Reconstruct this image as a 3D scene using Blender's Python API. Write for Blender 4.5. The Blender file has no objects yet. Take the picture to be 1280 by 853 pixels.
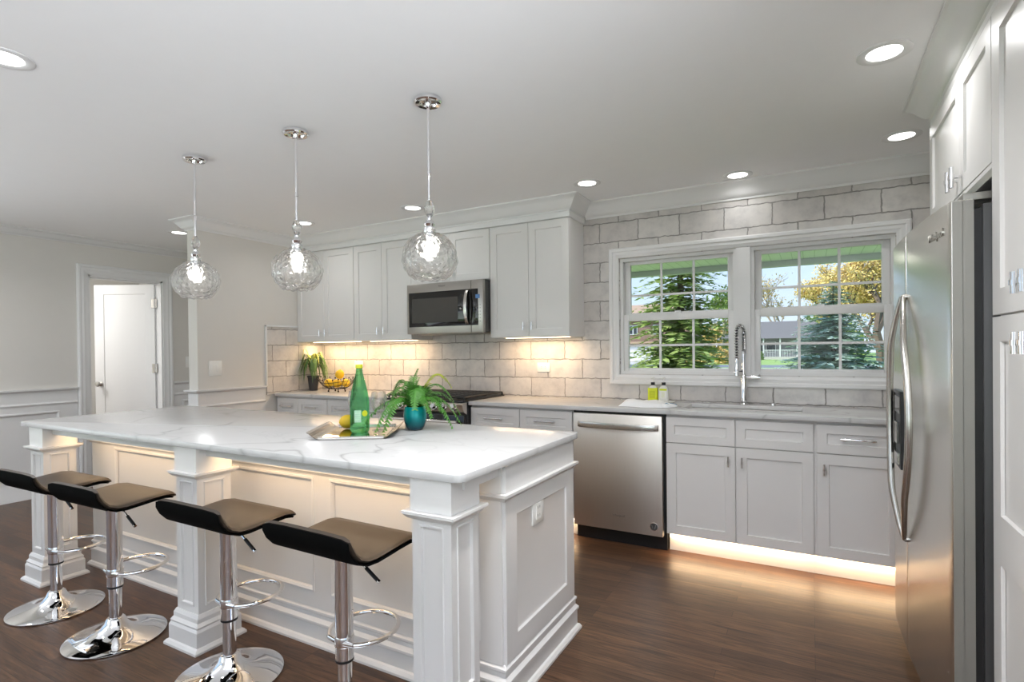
import bpy, bmesh, math, random
from mathutils import Vector, Matrix
SC = bpy.context.scene
COL = SC.collection
PI = math.pi

# ------------------------------------------------------------------ camera, sky, sun, exposure
def make_camera():
    yaw, pit, rol, f, cy = 0.503781, -0.006823, -0.010699, 679.4666, 442.198
    F = Vector((-math.sin(yaw)*math.cos(pit), math.cos(yaw)*math.cos(pit), math.sin(pit)))
    R = Vector((math.cos(yaw), math.sin(yaw), 0)); U = R.cross(F)
    R, U = R*math.cos(rol)+U*math.sin(rol), U*math.cos(rol)-R*math.sin(rol)
    m = Matrix((R, U, -F)).transposed().to_4x4()
    m.translation = Vector((1.44472, -4.03456, 1.30199))
    cd = bpy.data.cameras.new('camera'); co = bpy.data.objects.new('camera', cd)
    COL.objects.link(co); co.matrix_world = m
    cd.sensor_fit = 'HORIZONTAL'; cd.sensor_width = 36
    cd.lens = f/1280*36; cd.shift_y = (cy-426.5)/1280
    cd.clip_start = 0.05; cd.clip_end = 500
    SC.camera = co
make_camera()
SC.view_settings.view_transform = 'Standard'
try: SC.view_settings.look = 'None'
except Exception: pass
SC.view_settings.gamma = 1.0
SC.view_settings.use_curve_mapping = False
SC.view_settings.exposure = 0.73
SC.cycles.use_denoising = True
SC.cycles.max_bounces = 12
SC.cycles.diffuse_bounces = 8
SC.cycles.glossy_bounces = 5
SC.cycles.transmission_bounces = 8
SC.cycles.transparent_max_bounces = 16
SC.cycles.sample_clamp_indirect = 4.0
SC.cycles.caustics_reflective = False
SC.cycles.caustics_refractive = False

def make_world():
    w = bpy.data.worlds.new('world'); SC.world = w; w.use_nodes = True
    nt = w.node_tree; nt.nodes.clear()
    out = nt.nodes.new('ShaderNodeOutputWorld'); bg = nt.nodes.new('ShaderNodeBackground')
    tc = nt.nodes.new('ShaderNodeTexCoord'); sep = nt.nodes.new('ShaderNodeSeparateXYZ')
    cr = nt.nodes.new('ShaderNodeValToRGB')
    nt.links.new(tc.outputs['Generated'], sep.inputs[0])
    nt.links.new(sep.outputs['Z'], cr.inputs[0])
    e = cr.color_ramp.elements
    e[0].position = 0.0; e[0].color = (0.74, 0.85, 0.96, 1)
    e[1].position = 0.6; e[1].color = (0.30, 0.52, 0.90, 1)
    k = e.new(0.12); k.color = (0.60, 0.78, 1.0, 1)
    nt.links.new(cr.outputs[0], bg.inputs[0]); bg.inputs[1].default_value = 0.72
    nt.links.new(bg.outputs[0], out.inputs[0])
make_world()

def make_sun():
    l = bpy.data.lights.new('sun', 'SUN'); l.energy = 2.75; l.angle = 0.01; l.color = (1, 0.95, 0.86)
    o = bpy.data.objects.new('sun', l); COL.objects.link(o)
    o.rotation_euler = Vector((0.62, 0.42, -0.62)).to_track_quat('-Z', 'Y').to_euler()
make_sun()
CAN_POWER, CAN_WALL, FILL_AISLE, WARM = 4.2, 0.55, 13.0, (1.0, 0.69, 0.40)
UNDER_POWER, TOE_POWER, OVERHANG_POWER = 1.0, 0.72, 0.29
FILL_REAR, FILL_LEFT, FILL_RIGHT = 24.0, 30.0, 84.0

def area_light(name, loc, power, size, size_y=None, direction=(0, 0, -1), color=(1, 1, 1), shape=None, spread=PI):
    l = bpy.data.lights.new(name, 'AREA'); l.energy = power; l.color = color; l.spread = spread
    l.shape = shape or ('RECTANGLE' if size_y else 'DISK'); l.size = size
    if size_y: l.size_y = size_y
    o = bpy.data.objects.new(name, l); COL.objects.link(o); o.location = loc
    d = Vector(direction)
    o.rotation_euler = (d.to_track_quat('-Z', 'Y').to_euler())
    return o

# ------------------------------------------------------------------ materials
def new_mat(name):
    m = bpy.data.materials.new(name); m.use_nodes = True
    return m, m.node_tree, m.node_tree.nodes['Principled BSDF']
def N(nt, t, **kw):
    n = nt.nodes.new(t)
    for k, v in kw.items():
        if k in n.inputs: n.inputs[k].default_value = v
        else: setattr(n, k, v)
    return n
def mix(nt, fac, a, b):
    n = nt.nodes.new('ShaderNodeMix'); n.data_type = 'RGBA'
    for i, v in ((0, fac), (6, a), (7, b)):
        if hasattr(v, 'links'): nt.links.new(v, n.inputs[i])
        else: n.inputs[i].default_value = v if i == 0 else (*v[:3], 1)
    return n.outputs[2]
def ramp(nt, src, stops):
    n = nt.nodes.new('ShaderNodeValToRGB'); nt.links.new(src, n.inputs[0])
    e = n.color_ramp.elements
    while len(e) < len(stops): e.new(0.5)
    for i, (p, c) in enumerate(stops):
        e[i].position = p; e[i].color = (*c, 1) if len(c) == 3 else c
    return n.outputs[0]
def simple(name, col, rough=0.5, metal=0.0, var=0.04, scale=12, bump=0.0, bscale=60, coat=0.0, spec=0.5, stretch=None):
    m, nt, b = new_mat(name)
    tc = N(nt, 'ShaderNodeTexCoord'); src = tc.outputs['Object']
    if stretch:
        mp = N(nt, 'ShaderNodeMapping'); mp.inputs['Scale'].default_value = stretch
        nt.links.new(src, mp.inputs[0]); src = mp.outputs[0]
    nz = N(nt, 'ShaderNodeTexNoise', Scale=scale, Detail=3.0); nt.links.new(src, nz.inputs['Vector'])
    c = mix(nt, nz.outputs[0], [x*(1-var) for x in col], [min(1, x*(1+var)) for x in col])
    nt.links.new(c, b.inputs['Base Color'])
    b.inputs['Roughness'].default_value = rough; b.inputs['Metallic'].default_value = metal
    b.inputs['Specular IOR Level'].default_value = spec
    if coat: b.inputs['Coat Weight'].default_value = coat; b.inputs['Coat Roughness'].default_value = 0.1
    if bump:
        n2 = N(nt, 'ShaderNodeTexNoise', Scale=bscale, Detail=2.0); nt.links.new(src, n2.inputs['Vector'])
        bp = N(nt, 'ShaderNodeBump', Strength=bump, Distance=0.002)
        nt.links.new(n2.outputs[0], bp.inputs['Height']); nt.links.new(bp.outputs[0], b.inputs['Normal'])
    return m
def emit(name, col, s):
    m, nt, b = new_mat(name)
    b.inputs['Base Color'].default_value = (0.9, 0.9, 0.9, 1)
    b.inputs['Emission Color'].default_value = (*col, 1); b.inputs['Emission Strength'].default_value = s
    nz = N(nt, 'ShaderNodeTexNoise', Scale=5.0)
    nt.links.new(mix(nt, nz.outputs[0], (0.88, 0.88, 0.88), (0.92, 0.92, 0.92)), b.inputs['Base Color'])
    return m
def glass_mat(name, tint=(1, 1, 1), rough=0.0, ior=1.45, bump=0.0, bscale=40, clear=0.5):
    m, nt, b = new_mat(name)
    out = nt.nodes['Material Output']; nt.nodes.remove(b)
    g = N(nt, 'ShaderNodeBsdfGlass', Roughness=rough, IOR=ior); g.inputs['Color'].default_value = (*tint, 1)
    t = N(nt, 'ShaderNodeBsdfTransparent'); t.inputs[0].default_value = (*tint, 1)
    mx = N(nt, 'ShaderNodeMixShader'); mx.inputs[0].default_value = 1-clear
    nt.links.new(t.outputs[0], mx.inputs[1]); nt.links.new(g.outputs[0], mx.inputs[2])
    if bump:
        tc = N(nt, 'ShaderNodeTexCoord')
        v = N(nt, 'ShaderNodeTexVoronoi', Scale=bscale); nt.links.new(tc.outputs['Object'], v.inputs['Vector'])
        bp = N(nt, 'ShaderNodeBump', Strength=bump, Distance=0.01)
        nt.links.new(v.outputs[0], bp.inputs['Height']); nt.links.new(bp.outputs[0], g.inputs['Normal'])
    nt.links.new(mx.outputs[0], out.inputs[0])
    return m
def thin_glass(name):
    m, nt, b = new_mat(name); out = nt.nodes['Material Output']; nt.nodes.remove(b)
    t = N(nt, 'ShaderNodeBsdfTransparent'); g = N(nt, 'ShaderNodeBsdfGlossy', Roughness=0.0)
    fr = N(nt, 'ShaderNodeFresnel', IOR=1.2); mx = N(nt, 'ShaderNodeMixShader')
    nt.links.new(fr.outputs[0], mx.inputs[0]); nt.links.new(t.outputs[0], mx.inputs[1]); nt.links.new(g.outputs[0], mx.inputs[2])
    nt.links.new(mx.outputs[0], out.inputs[0]); return m
def tile_mat(name, axis):
    m, nt, b = new_mat(name)
    tc = N(nt, 'ShaderNodeTexCoord'); sp = N(nt, 'ShaderNodeSeparateXYZ'); nt.links.new(tc.outputs['Object'], sp.inputs[0])
    cb = N(nt, 'ShaderNodeCombineXYZ')
    ax = N(nt, 'ShaderNodeMath', operation='ADD'); nt.links.new(sp.outputs[axis], ax.inputs[0]); ax.inputs[1].default_value = 20*0.303-0.008
    az = N(nt, 'ShaderNodeMath', operation='ADD'); nt.links.new(sp.outputs['Z'], az.inputs[0]); az.inputs[1].default_value = 3.0-1.371
    nt.links.new(ax.outputs[0], cb.inputs[0]); nt.links.new(az.outputs[0], cb.inputs[1])
    nz = N(nt, 'ShaderNodeTexNoise', Scale=22.0, Detail=3.0); nt.links.new(tc.outputs['Object'], nz.inputs['Vector'])
    sb = N(nt, 'ShaderNodeVectorMath', operation='SUBTRACT'); nt.links.new(nz.outputs[1], sb.inputs[0]); sb.inputs[1].default_value = (0.5, 0.5, 0.5)
    sc = N(nt, 'ShaderNodeVectorMath', operation='SCALE'); nt.links.new(sb.outputs[0], sc.inputs[0]); sc.inputs['Scale'].default_value = 0.021
    ad = N(nt, 'ShaderNodeVectorMath', operation='ADD'); nt.links.new(cb.outputs[0], ad.inputs[0]); nt.links.new(sc.outputs[0], ad.inputs[1])
    br = N(nt, 'ShaderNodeTexBrick'); nt.links.new(ad.outputs[0], br.inputs['Vector'])
    br.offset = 0.5; br.offset_frequency = 2
    for k, v in (('Scale', 1.0), ('Brick Width', 0.303), ('Row Height', 0.15), ('Mortar Size', 0.0048), ('Mortar Smooth', 0.35), ('Bias', 0.0)):
        br.inputs[k].default_value = v
    br.inputs['Color1'].default_value = (0.66, 0.635, 0.61, 1); br.inputs['Color2'].default_value = (0.56, 0.53, 0.51, 1)
    br.inputs['Mortar'].default_value = (0.29, 0.275, 0.26, 1)
    n2 = N(nt, 'ShaderNodeTexNoise', Scale=9.0, Detail=5.0, Roughness=0.65); nt.links.new(tc.outputs['Object'], n2.inputs['Vector'])
    cl = ramp(nt, n2.outputs[0], [(0.25, (0.74, 0.74, 0.76)), (0.5, (0.97, 0.97, 0.97)), (0.75, (1.10, 1.09, 1.07))])
    mu = nt.nodes.new('ShaderNodeMix'); mu.data_type = 'RGBA'; mu.blend_type = 'MULTIPLY'; mu.inputs[0].default_value = 1
    nt.links.new(br.outputs[0], mu.inputs[6]); nt.links.new(cl, mu.inputs[7])
    nt.links.new(mu.outputs[2], b.inputs['Base Color'])
    rr = N(nt, 'ShaderNodeMapRange'); nt.links.new(br.outputs[1], rr.inputs[0]); rr.inputs[3].default_value = 0.22; rr.inputs[4].default_value = 0.8
    nt.links.new(rr.outputs[0], b.inputs['Roughness'])
    n3 = N(nt, 'ShaderNodeTexNoise', Scale=30.0, Detail=3.0); nt.links.new(tc.outputs['Object'], n3.inputs['Vector'])
    h = N(nt, 'ShaderNodeMath', operation='MULTIPLY_ADD'); nt.links.new(br.outputs[1], h.inputs[0]); h.inputs[1].default_value = -1.6
    nt.links.new(n3.outputs[0], h.inputs[2])
    bp = N(nt, 'ShaderNodeBump', Strength=0.45, Distance=0.004); nt.links.new(h.outputs[0], bp.inputs['Height'])
    nt.links.new(bp.outputs[0], b.inputs['Normal'])
    return m
def floor_mat():
    m, nt, b = new_mat('oak_floor')
    tc = N(nt, 'ShaderNodeTexCoord')
    mp = N(nt, 'ShaderNodeMapping'); mp.inputs['Location'].default_value = (20.4, 20.02, 0); nt.links.new(tc.outputs['Object'], mp.inputs[0])
    br = N(nt, 'ShaderNodeTexBrick'); nt.links.new(mp.outputs[0], br.inputs['Vector']); br.offset = 0.37; br.offset_frequency = 3
    for k, v in (('Scale', 1.0), ('Brick Width', 0.95), ('Row Height', 0.062), ('Mortar Size', 0.0009), ('Mortar Smooth', 0.1), ('Bias', -0.1)):
        br.inputs[k].default_value = v
    br.inputs['Color1'].default_value = (0.118, 0.060, 0.032, 1); br.inputs['Color2'].default_value = (0.058, 0.029, 0.017, 1)
    br.inputs['Mortar'].default_value = (0.016, 0.009, 0.006, 1)
    m2 = N(nt, 'ShaderNodeMapping'); m2.inputs['Scale'].default_value = (2.6, 34, 1); nt.links.new(tc.outputs['Object'], m2.inputs[0])
    n1 = N(nt, 'ShaderNodeTexNoise', Scale=1.6, Detail=6.0, Roughness=0.65, Distortion=1.2); nt.links.new(m2.outputs[0], n1.inputs['Vector'])
    g = ramp(nt, n1.outputs[0], [(0.30, (0.26, 0.24, 0.22)), (0.46, (0.80, 0.79, 0.78)), (0.56, (1.05, 1.05, 1.05)), (0.74, (1.75, 1.70, 1.65))])
    mu = nt.nodes.new('ShaderNodeMix'); mu.data_type = 'RGBA'; mu.blend_type = 'MULTIPLY'; mu.inputs[0].default_value = 1
    nt.links.new(br.outputs[0], mu.inputs[6]); nt.links.new(g, mu.inputs[7]); nt.links.new(mu.outputs[2], b.inputs['Base Color'])
    rr = N(nt, 'ShaderNodeMapRange'); nt.links.new(n1.outputs[0], rr.inputs[0]); rr.inputs[3].default_value = 0.26; rr.inputs[4].default_value = 0.42
    nt.links.new(rr.outputs[0], b.inputs['Roughness'])
    b.inputs['Specular IOR Level'].default_value = 0.42
    bp = N(nt, 'ShaderNodeBump', Strength=0.2, Distance=0.002); nt.links.new(n1.outputs[0], bp.inputs['Height']); nt.links.new(bp.outputs[0], b.inputs['Normal'])
    return m
def quartz_mat(name, sx=1.0):
    m, nt, b = new_mat(name)
    tc = N(nt, 'ShaderNodeTexCoord')
    mp = N(nt, 'ShaderNodeMapping'); mp.inputs['Rotation'].default_value = (0, 0, 0.6); mp.inputs['Scale'].default_value = (0.8*sx, 1.5*sx, 1.1)
    nt.links.new(tc.outputs['Object'], mp.inputs[0])
    def vein(scale, wid, det, off):
        n = N(nt, 'ShaderNodeTexNoise', Scale=scale, Detail=det, Roughness=0.5, Distortion=0.55)
        a = N(nt, 'ShaderNodeVectorMath', operation='ADD'); a.inputs[1].default_value = (off, off*0.7, 0); nt.links.new(mp.outputs[0], a.inputs[0])
        nt.links.new(a.outputs[0], n.inputs['Vector'])
        s = N(nt, 'ShaderNodeMath', operation='SUBTRACT'); nt.links.new(n.outputs[0], s.inputs[0]); s.inputs[1].default_value = 0.5
        ab = N(nt, 'ShaderNodeMath', operation='ABSOLUTE'); nt.links.new(s.outputs[0], ab.inputs[0])
        return ramp(nt, ab.outputs[0], [(0.0, (1, 1, 1)), (wid*0.5, (0.55, 0.55, 0.55)), (wid*1.7, (0, 0, 0))])
    v1 = vein(1.25, 0.012, 3.0, 3.1); v2 = vein(2.1, 0.006, 3.0, 9.7)
    gate = N(nt, 'ShaderNodeTexNoise', Scale=1.7, Detail=1.0); nt.links.new(mp.outputs[0], gate.inputs['Vector'])
    gt = ramp(nt, gate.outputs[0], [(0.42, (0.08, 0.08, 0.08)), (0.6, (1, 1, 1))])
    m1 = N(nt, 'ShaderNodeMath', operation='MULTIPLY'); nt.links.new(v1, m1.inputs[0]); nt.links.new(gt, m1.inputs[1])
    m2 = N(nt, 'ShaderNodeMath', operation='MULTIPLY_ADD'); nt.links.new(v2, m2.inputs[0]); m2.inputs[1].default_value = 0.22; nt.links.new(m1.outputs[0], m2.inputs[2])
    m3 = N(nt, 'ShaderNodeMath', operation='MULTIPLY'); nt.links.new(m2.outputs[0], m3.inputs[0]); m3.inputs[1].default_value = 0.8
    c = mix(nt, m3.outputs[0], (0.60, 0.595, 0.59), (0.37, 0.365, 0.36))
    nt.links.new(c, b.inputs['Base Color']); b.inputs['Roughness'].default_value = 0.19; b.inputs['Specular IOR Level'].default_value = 0.30
    return m

M = {}
M['white'] = simple('white_cabinet_paint', (0.725, 0.71, 0.695), 0.32, var=0.01)
M['trim'] = simple('white_trim_paint', (0.76, 0.755, 0.75), 0.35, var=0.01)
M['ceiling'] = simple('ceiling_paint', (0.90, 0.90, 0.90), 0.85, var=0.01, bump=0.05, bscale=200)
M['greige'] = simple('greige_wall_paint', (0.68, 0.655, 0.615), 0.75, var=0.015, bump=0.04, bscale=180)
M['plain'] = simple('plain_white_wall', (0.74, 0.73, 0.70), 0.8, var=0.01)
M['tile_x'] = tile_mat('handmade_wall_tile', 'X'); M['tile_y'] = tile_mat('handmade_wall_tile_side', 'Y')
M['floor'] = floor_mat()
M['quartz'] = quartz_mat('veined_quartz'); M['quartz2'] = quartz_mat('veined_quartz_run', 1.3)
M['chrome'] = simple('polished_chrome', (0.86, 0.86, 0.87), 0.05, 1.0, var=0.01)
M['nickel'] = simple('brushed_nickel', (0.62, 0.60, 0.57), 0.24, 1.0, var=0.02)
M['steel'] = simple('brushed_stainless', (0.76, 0.71, 0.65), 0.42, 1.0, var=0.05, scale=3, stretch=(220, 220, 3), bump=0.03, bscale=3)
M['steel_v'] = simple('brushed_stainless_door', (0.76, 0.745, 0.70), 0.27, 1.0, var=0.04, scale=3, stretch=(4, 4, 220), bump=0.02, bscale=3)
M['steel_side'] = simple('stainless_door_edge', (0.30, 0.29, 0.265), 0.42, 0.6, var=0.03)
M['dark'] = simple('black_plastic', (0.012, 0.012, 0.013), 0.35, var=0.1)
M['darkgrey'] = simple('dark_grey_panel', (0.06, 0.06, 0.06), 0.4, var=0.05)
M['blackglass'] = simple('black_glass', (0.012, 0.011, 0.010), 0.05, var=0.05)
M['window_mesh'] = simple('dark_mesh_glass', (0.055, 0.047, 0.038), 0.25, var=0.06, spec=0.3)
M['iron'] = simple('cast_iron', (0.02, 0.02, 0.02), 0.55, var=0.1, bump=0.2, bscale=300)
M['leather'] = simple('glare_browned_leatherette', (0.044, 0.032, 0.023), 0.42, var=0.1, bump=0.12, bscale=380, spec=0.5)  # black leatherette browned, with the seat-top glare painted into its colour
M['shell'] = simple('black_leatherette', (0.005, 0.005, 0.005), 0.7, var=0.1, bump=0.12, bscale=380, spec=0.02)
M['led'] = emit('warm_led_strip', (1.0, 0.74, 0.45), 3.0)
M['lens'] = emit('lamp_lens', (1.0, 0.98, 0.95), 3.0)
M['bulb'] = emit('glowing_bulb', (1.0, 0.96, 0.9), 5.0)
M['pane'] = thin_glass('window_pane_glass')
M['hammered'] = glass_mat('hammered_clear_glass', (1, 1, 1), 0.0, 1.42, bump=0.9, bscale=38, clear=0.5)
M['crystal'] = glass_mat('crystal_glass', (0.98, 0.98, 0.98), 0.0, 1.5, clear=0.25)
M['wineglass'] = glass_mat('wine_glass', (1, 1, 1), 0.0, 1.45, clear=0.55)
M['plate'] = simple('white_plastic_plate', (0.84, 0.83, 0.80), 0.3, var=0.01)
M['plate_dark'] = simple('socket_slot', (0.10, 0.10, 0.10), 0.5)
M['lemon'] = simple('lemon_skin', (0.86, 0.55, 0.02), 0.4, var=0.12, scale=30, bump=0.25, bscale=260)
M['green_glass'] = glass_mat('green_bottle_plastic', (0.48, 0.88, 0.60), 0.03, 1.33, clear=0.45)
M['lime'] = simple('lime_cap', (0.55, 0.60, 0.02), 0.4)
M['greenlabel'] = simple('bottle_label', (0.36, 0.62, 0.42), 0.45, var=0.25, scale=60)
M['fern'] = simple('fern_leaf', (0.08, 0.26, 0.035), 0.45, var=0.45, scale=14)
M['fern_yellow'] = simple('young_fern_leaf', (0.48, 0.56, 0.04), 0.45, var=0.3, scale=14)
M['dracaena'] = simple('strap_leaf', (0.10, 0.19, 0.05), 0.4, var=0.5, scale=20)
M['dracaena_new'] = simple('young_strap_leaf', (0.42, 0.46, 0.08), 0.4, var=0.3, scale=20)
M['soil'] = simple('potting_soil', (0.03, 0.022, 0.015), 0.9, var=0.4, scale=80)
M['pot_black'] = simple('matte_black_pot', (0.02, 0.022, 0.025), 0.5, var=0.1)
def teal_mat():
    m, nt, b = new_mat('teal_ombre_glaze')
    tc = N(nt, 'ShaderNodeTexCoord'); sp = N(nt, 'ShaderNodeSeparateXYZ'); nt.links.new(tc.outputs['Object'], sp.inputs[0])
    mr = N(nt, 'ShaderNodeMapRange'); nt.links.new(sp.outputs['Z'], mr.inputs[0]); mr.inputs[1].default_value = 0.0; mr.inputs[2].default_value = 0.12
    c = ramp(nt, mr.outputs[0], [(0.1, (0.012, 0.055, 0.075)), (0.55, (0.0, 0.22, 0.23)), (1.0, (0.0, 0.36, 0.34))])
    nt.links.new(c, b.inputs['Base Color']); b.inputs['Roughness'].default_value = 0.16; b.inputs['Metallic'].default_value = 0.35
    return m
M['teal'] = teal_mat()
M['mirror'] = simple('mirror_tray', (0.80, 0.78, 0.75), 0.04, 1.0, var=0.01)
M['wire'] = simple('dark_bronze_wire', (0.035, 0.025, 0.02), 0.4, 0.7)
M['soap_lime'] = simple('lime_soap_label', (0.72, 0.78, 0.03), 0.4, var=0.05)
M['soap_clear'] = simple('clear_soap_bottle', (0.80, 0.80, 0.76), 0.15, var=0.03)
M['soap_white'] = simple('white_label', (0.84, 0.84, 0.80), 0.4)
M['towel'] = simple('white_cotton', (0.86, 0.86, 0.86), 0.9, var=0.03, bump=0.5, bscale=300)
M['towel_blue'] = simple('blue_stripe_cotton', (0.12, 0.26, 0.40), 0.9, var=0.3)
M['disp_blue'] = simple('blue_display', (0.03, 0.07, 0.13), 0.3)
M['disp_blue'].node_tree.nodes['Principled BSDF'].inputs['Emission Color'].default_value = (0.08, 0.25, 0.6, 1)
M['disp_blue'].node_tree.nodes['Principled BSDF'].inputs['Emission Strength'].default_value = 0.18
M['steel_m'] = simple('microwave_stainless', (0.44, 0.42, 0.39), 0.30, 1.0, var=0.04, scale=3, stretch=(3, 3, 220))
# outdoors
M['lawn'] = simple('lawn_grass', (0.34, 0.50, 0.14), 0.9, var=0.3, scale=2.0)
M['drive'] = simple('concrete_drive', (0.62, 0.60, 0.57), 0.9, var=0.05)
M['asphalt'] = simple('asphalt_road', (0.22, 0.24, 0.27), 0.9, var=0.1)
M['spruce'] = simple('spruce_needles', (0.34, 0.44, 0.13), 0.7, var=0.45, scale=3.0)
M['blue_spruce'] = simple('blue_spruce_needles', (0.42, 0.54, 0.44), 0.7, var=0.4, scale=4.0)
M['maple'] = simple('yellow_maple_leaves', (0.92, 0.64, 0.22), 0.7, var=0.3, scale=2.0)
M['hedge'] = simple('hedge_leaves', (0.20, 0.30, 0.06), 0.8, var=0.5, scale=2.0)
M['golden'] = simple('golden_hedge_leaves', (0.60, 0.45, 0.15), 0.8, var=0.4, scale=2.0)
M['bark'] = simple('tree_bark', (0.16, 0.12, 0.09), 0.9, var=0.3, scale=10)
M['pale_bark'] = simple('pale_bark', (0.34, 0.28, 0.20), 0.9, var=0.3, scale=10)
M['brown_siding'] = simple('brown_siding', (0.30, 0.20, 0.16), 0.8, var=0.12, scale=3, stretch=(1, 1, 25))
M['tan_brick'] = simple('tan_brick', (0.45, 0.36, 0.27), 0.85, var=0.25, scale=6)
M['roof_tan'] = simple('tan_shingles', (0.52, 0.36, 0.26), 0.9, var=0.15, scale=6)
M['roof_grey'] = simple('grey_shingles', (0.20, 0.19, 0.185), 0.9, var=0.2, scale=3)
M['garage'] = simple('white_garage_door', (0.82, 0.83, 0.84), 0.6)
M['house_grey'] = simple('grey_siding', (0.30, 0.30, 0.31), 0.8, var=0.15)
M['house_glass'] = simple('house_window_glass', (0.05, 0.06, 0.07), 0.1)
def soffit_mat():
    m, nt, b = new_mat('green_vinyl_soffit')
    tc = N(nt, 'ShaderNodeTexCoord'); wv = N(nt, 'ShaderNodeTexWave', Scale=3.2); wv.bands_direction = 'X'; wv.wave_profile = 'SAW'
    nt.links.new(tc.outputs['Object'], wv.inputs['Vector'])
    c = ramp(nt, wv.outputs[0], [(0.0, (0.50, 0.48, 0.50)), (0.08, (0.88, 0.83, 0.88)), (1.0, (0.90, 0.85, 0.90))])
    nt.links.new(c, b.inputs['Base Color']); b.inputs['Roughness'].default_value = 0.5
    bp = N(nt, 'ShaderNodeBump', Strength=0.5, Distance=0.01); nt.links.new(wv.outputs[0], bp.inputs['Height']); nt.links.new(bp.outputs[0], b.inputs['Normal'])
    return m
M['soffit'] = soffit_mat()
M['fascia'] = simple('grey_fascia', (0.60, 0.58, 0.60), 0.5)

# ------------------------------------------------------------------ mesh helpers
ORG = {}
class Frame:                      # a local frame: a along the width, b up, c outwards
    def __init__(s, o, u, v, n): s.o, s.u, s.v, s.n = Vector(o), Vector(u), Vector(v), Vector(n)
    def p(s, a, b, c): return s.o+s.u*a+s.v*b+s.n*c
def FY(x, y, z): return Frame((x, y, z), (1, 0, 0), (0, 0, 1), (0, -1, 0))     # faces -y
def FX(x, y, z): return Frame((x, y, z), (0, -1, 0), (0, 0, 1), (-1, 0, 0))    # faces -x, a runs to -y
def FXP(x, y, z): return Frame((x, y, z), (0, 1, 0), (0, 0, 1), (1, 0, 0))     # faces +x, a runs to +y

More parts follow.
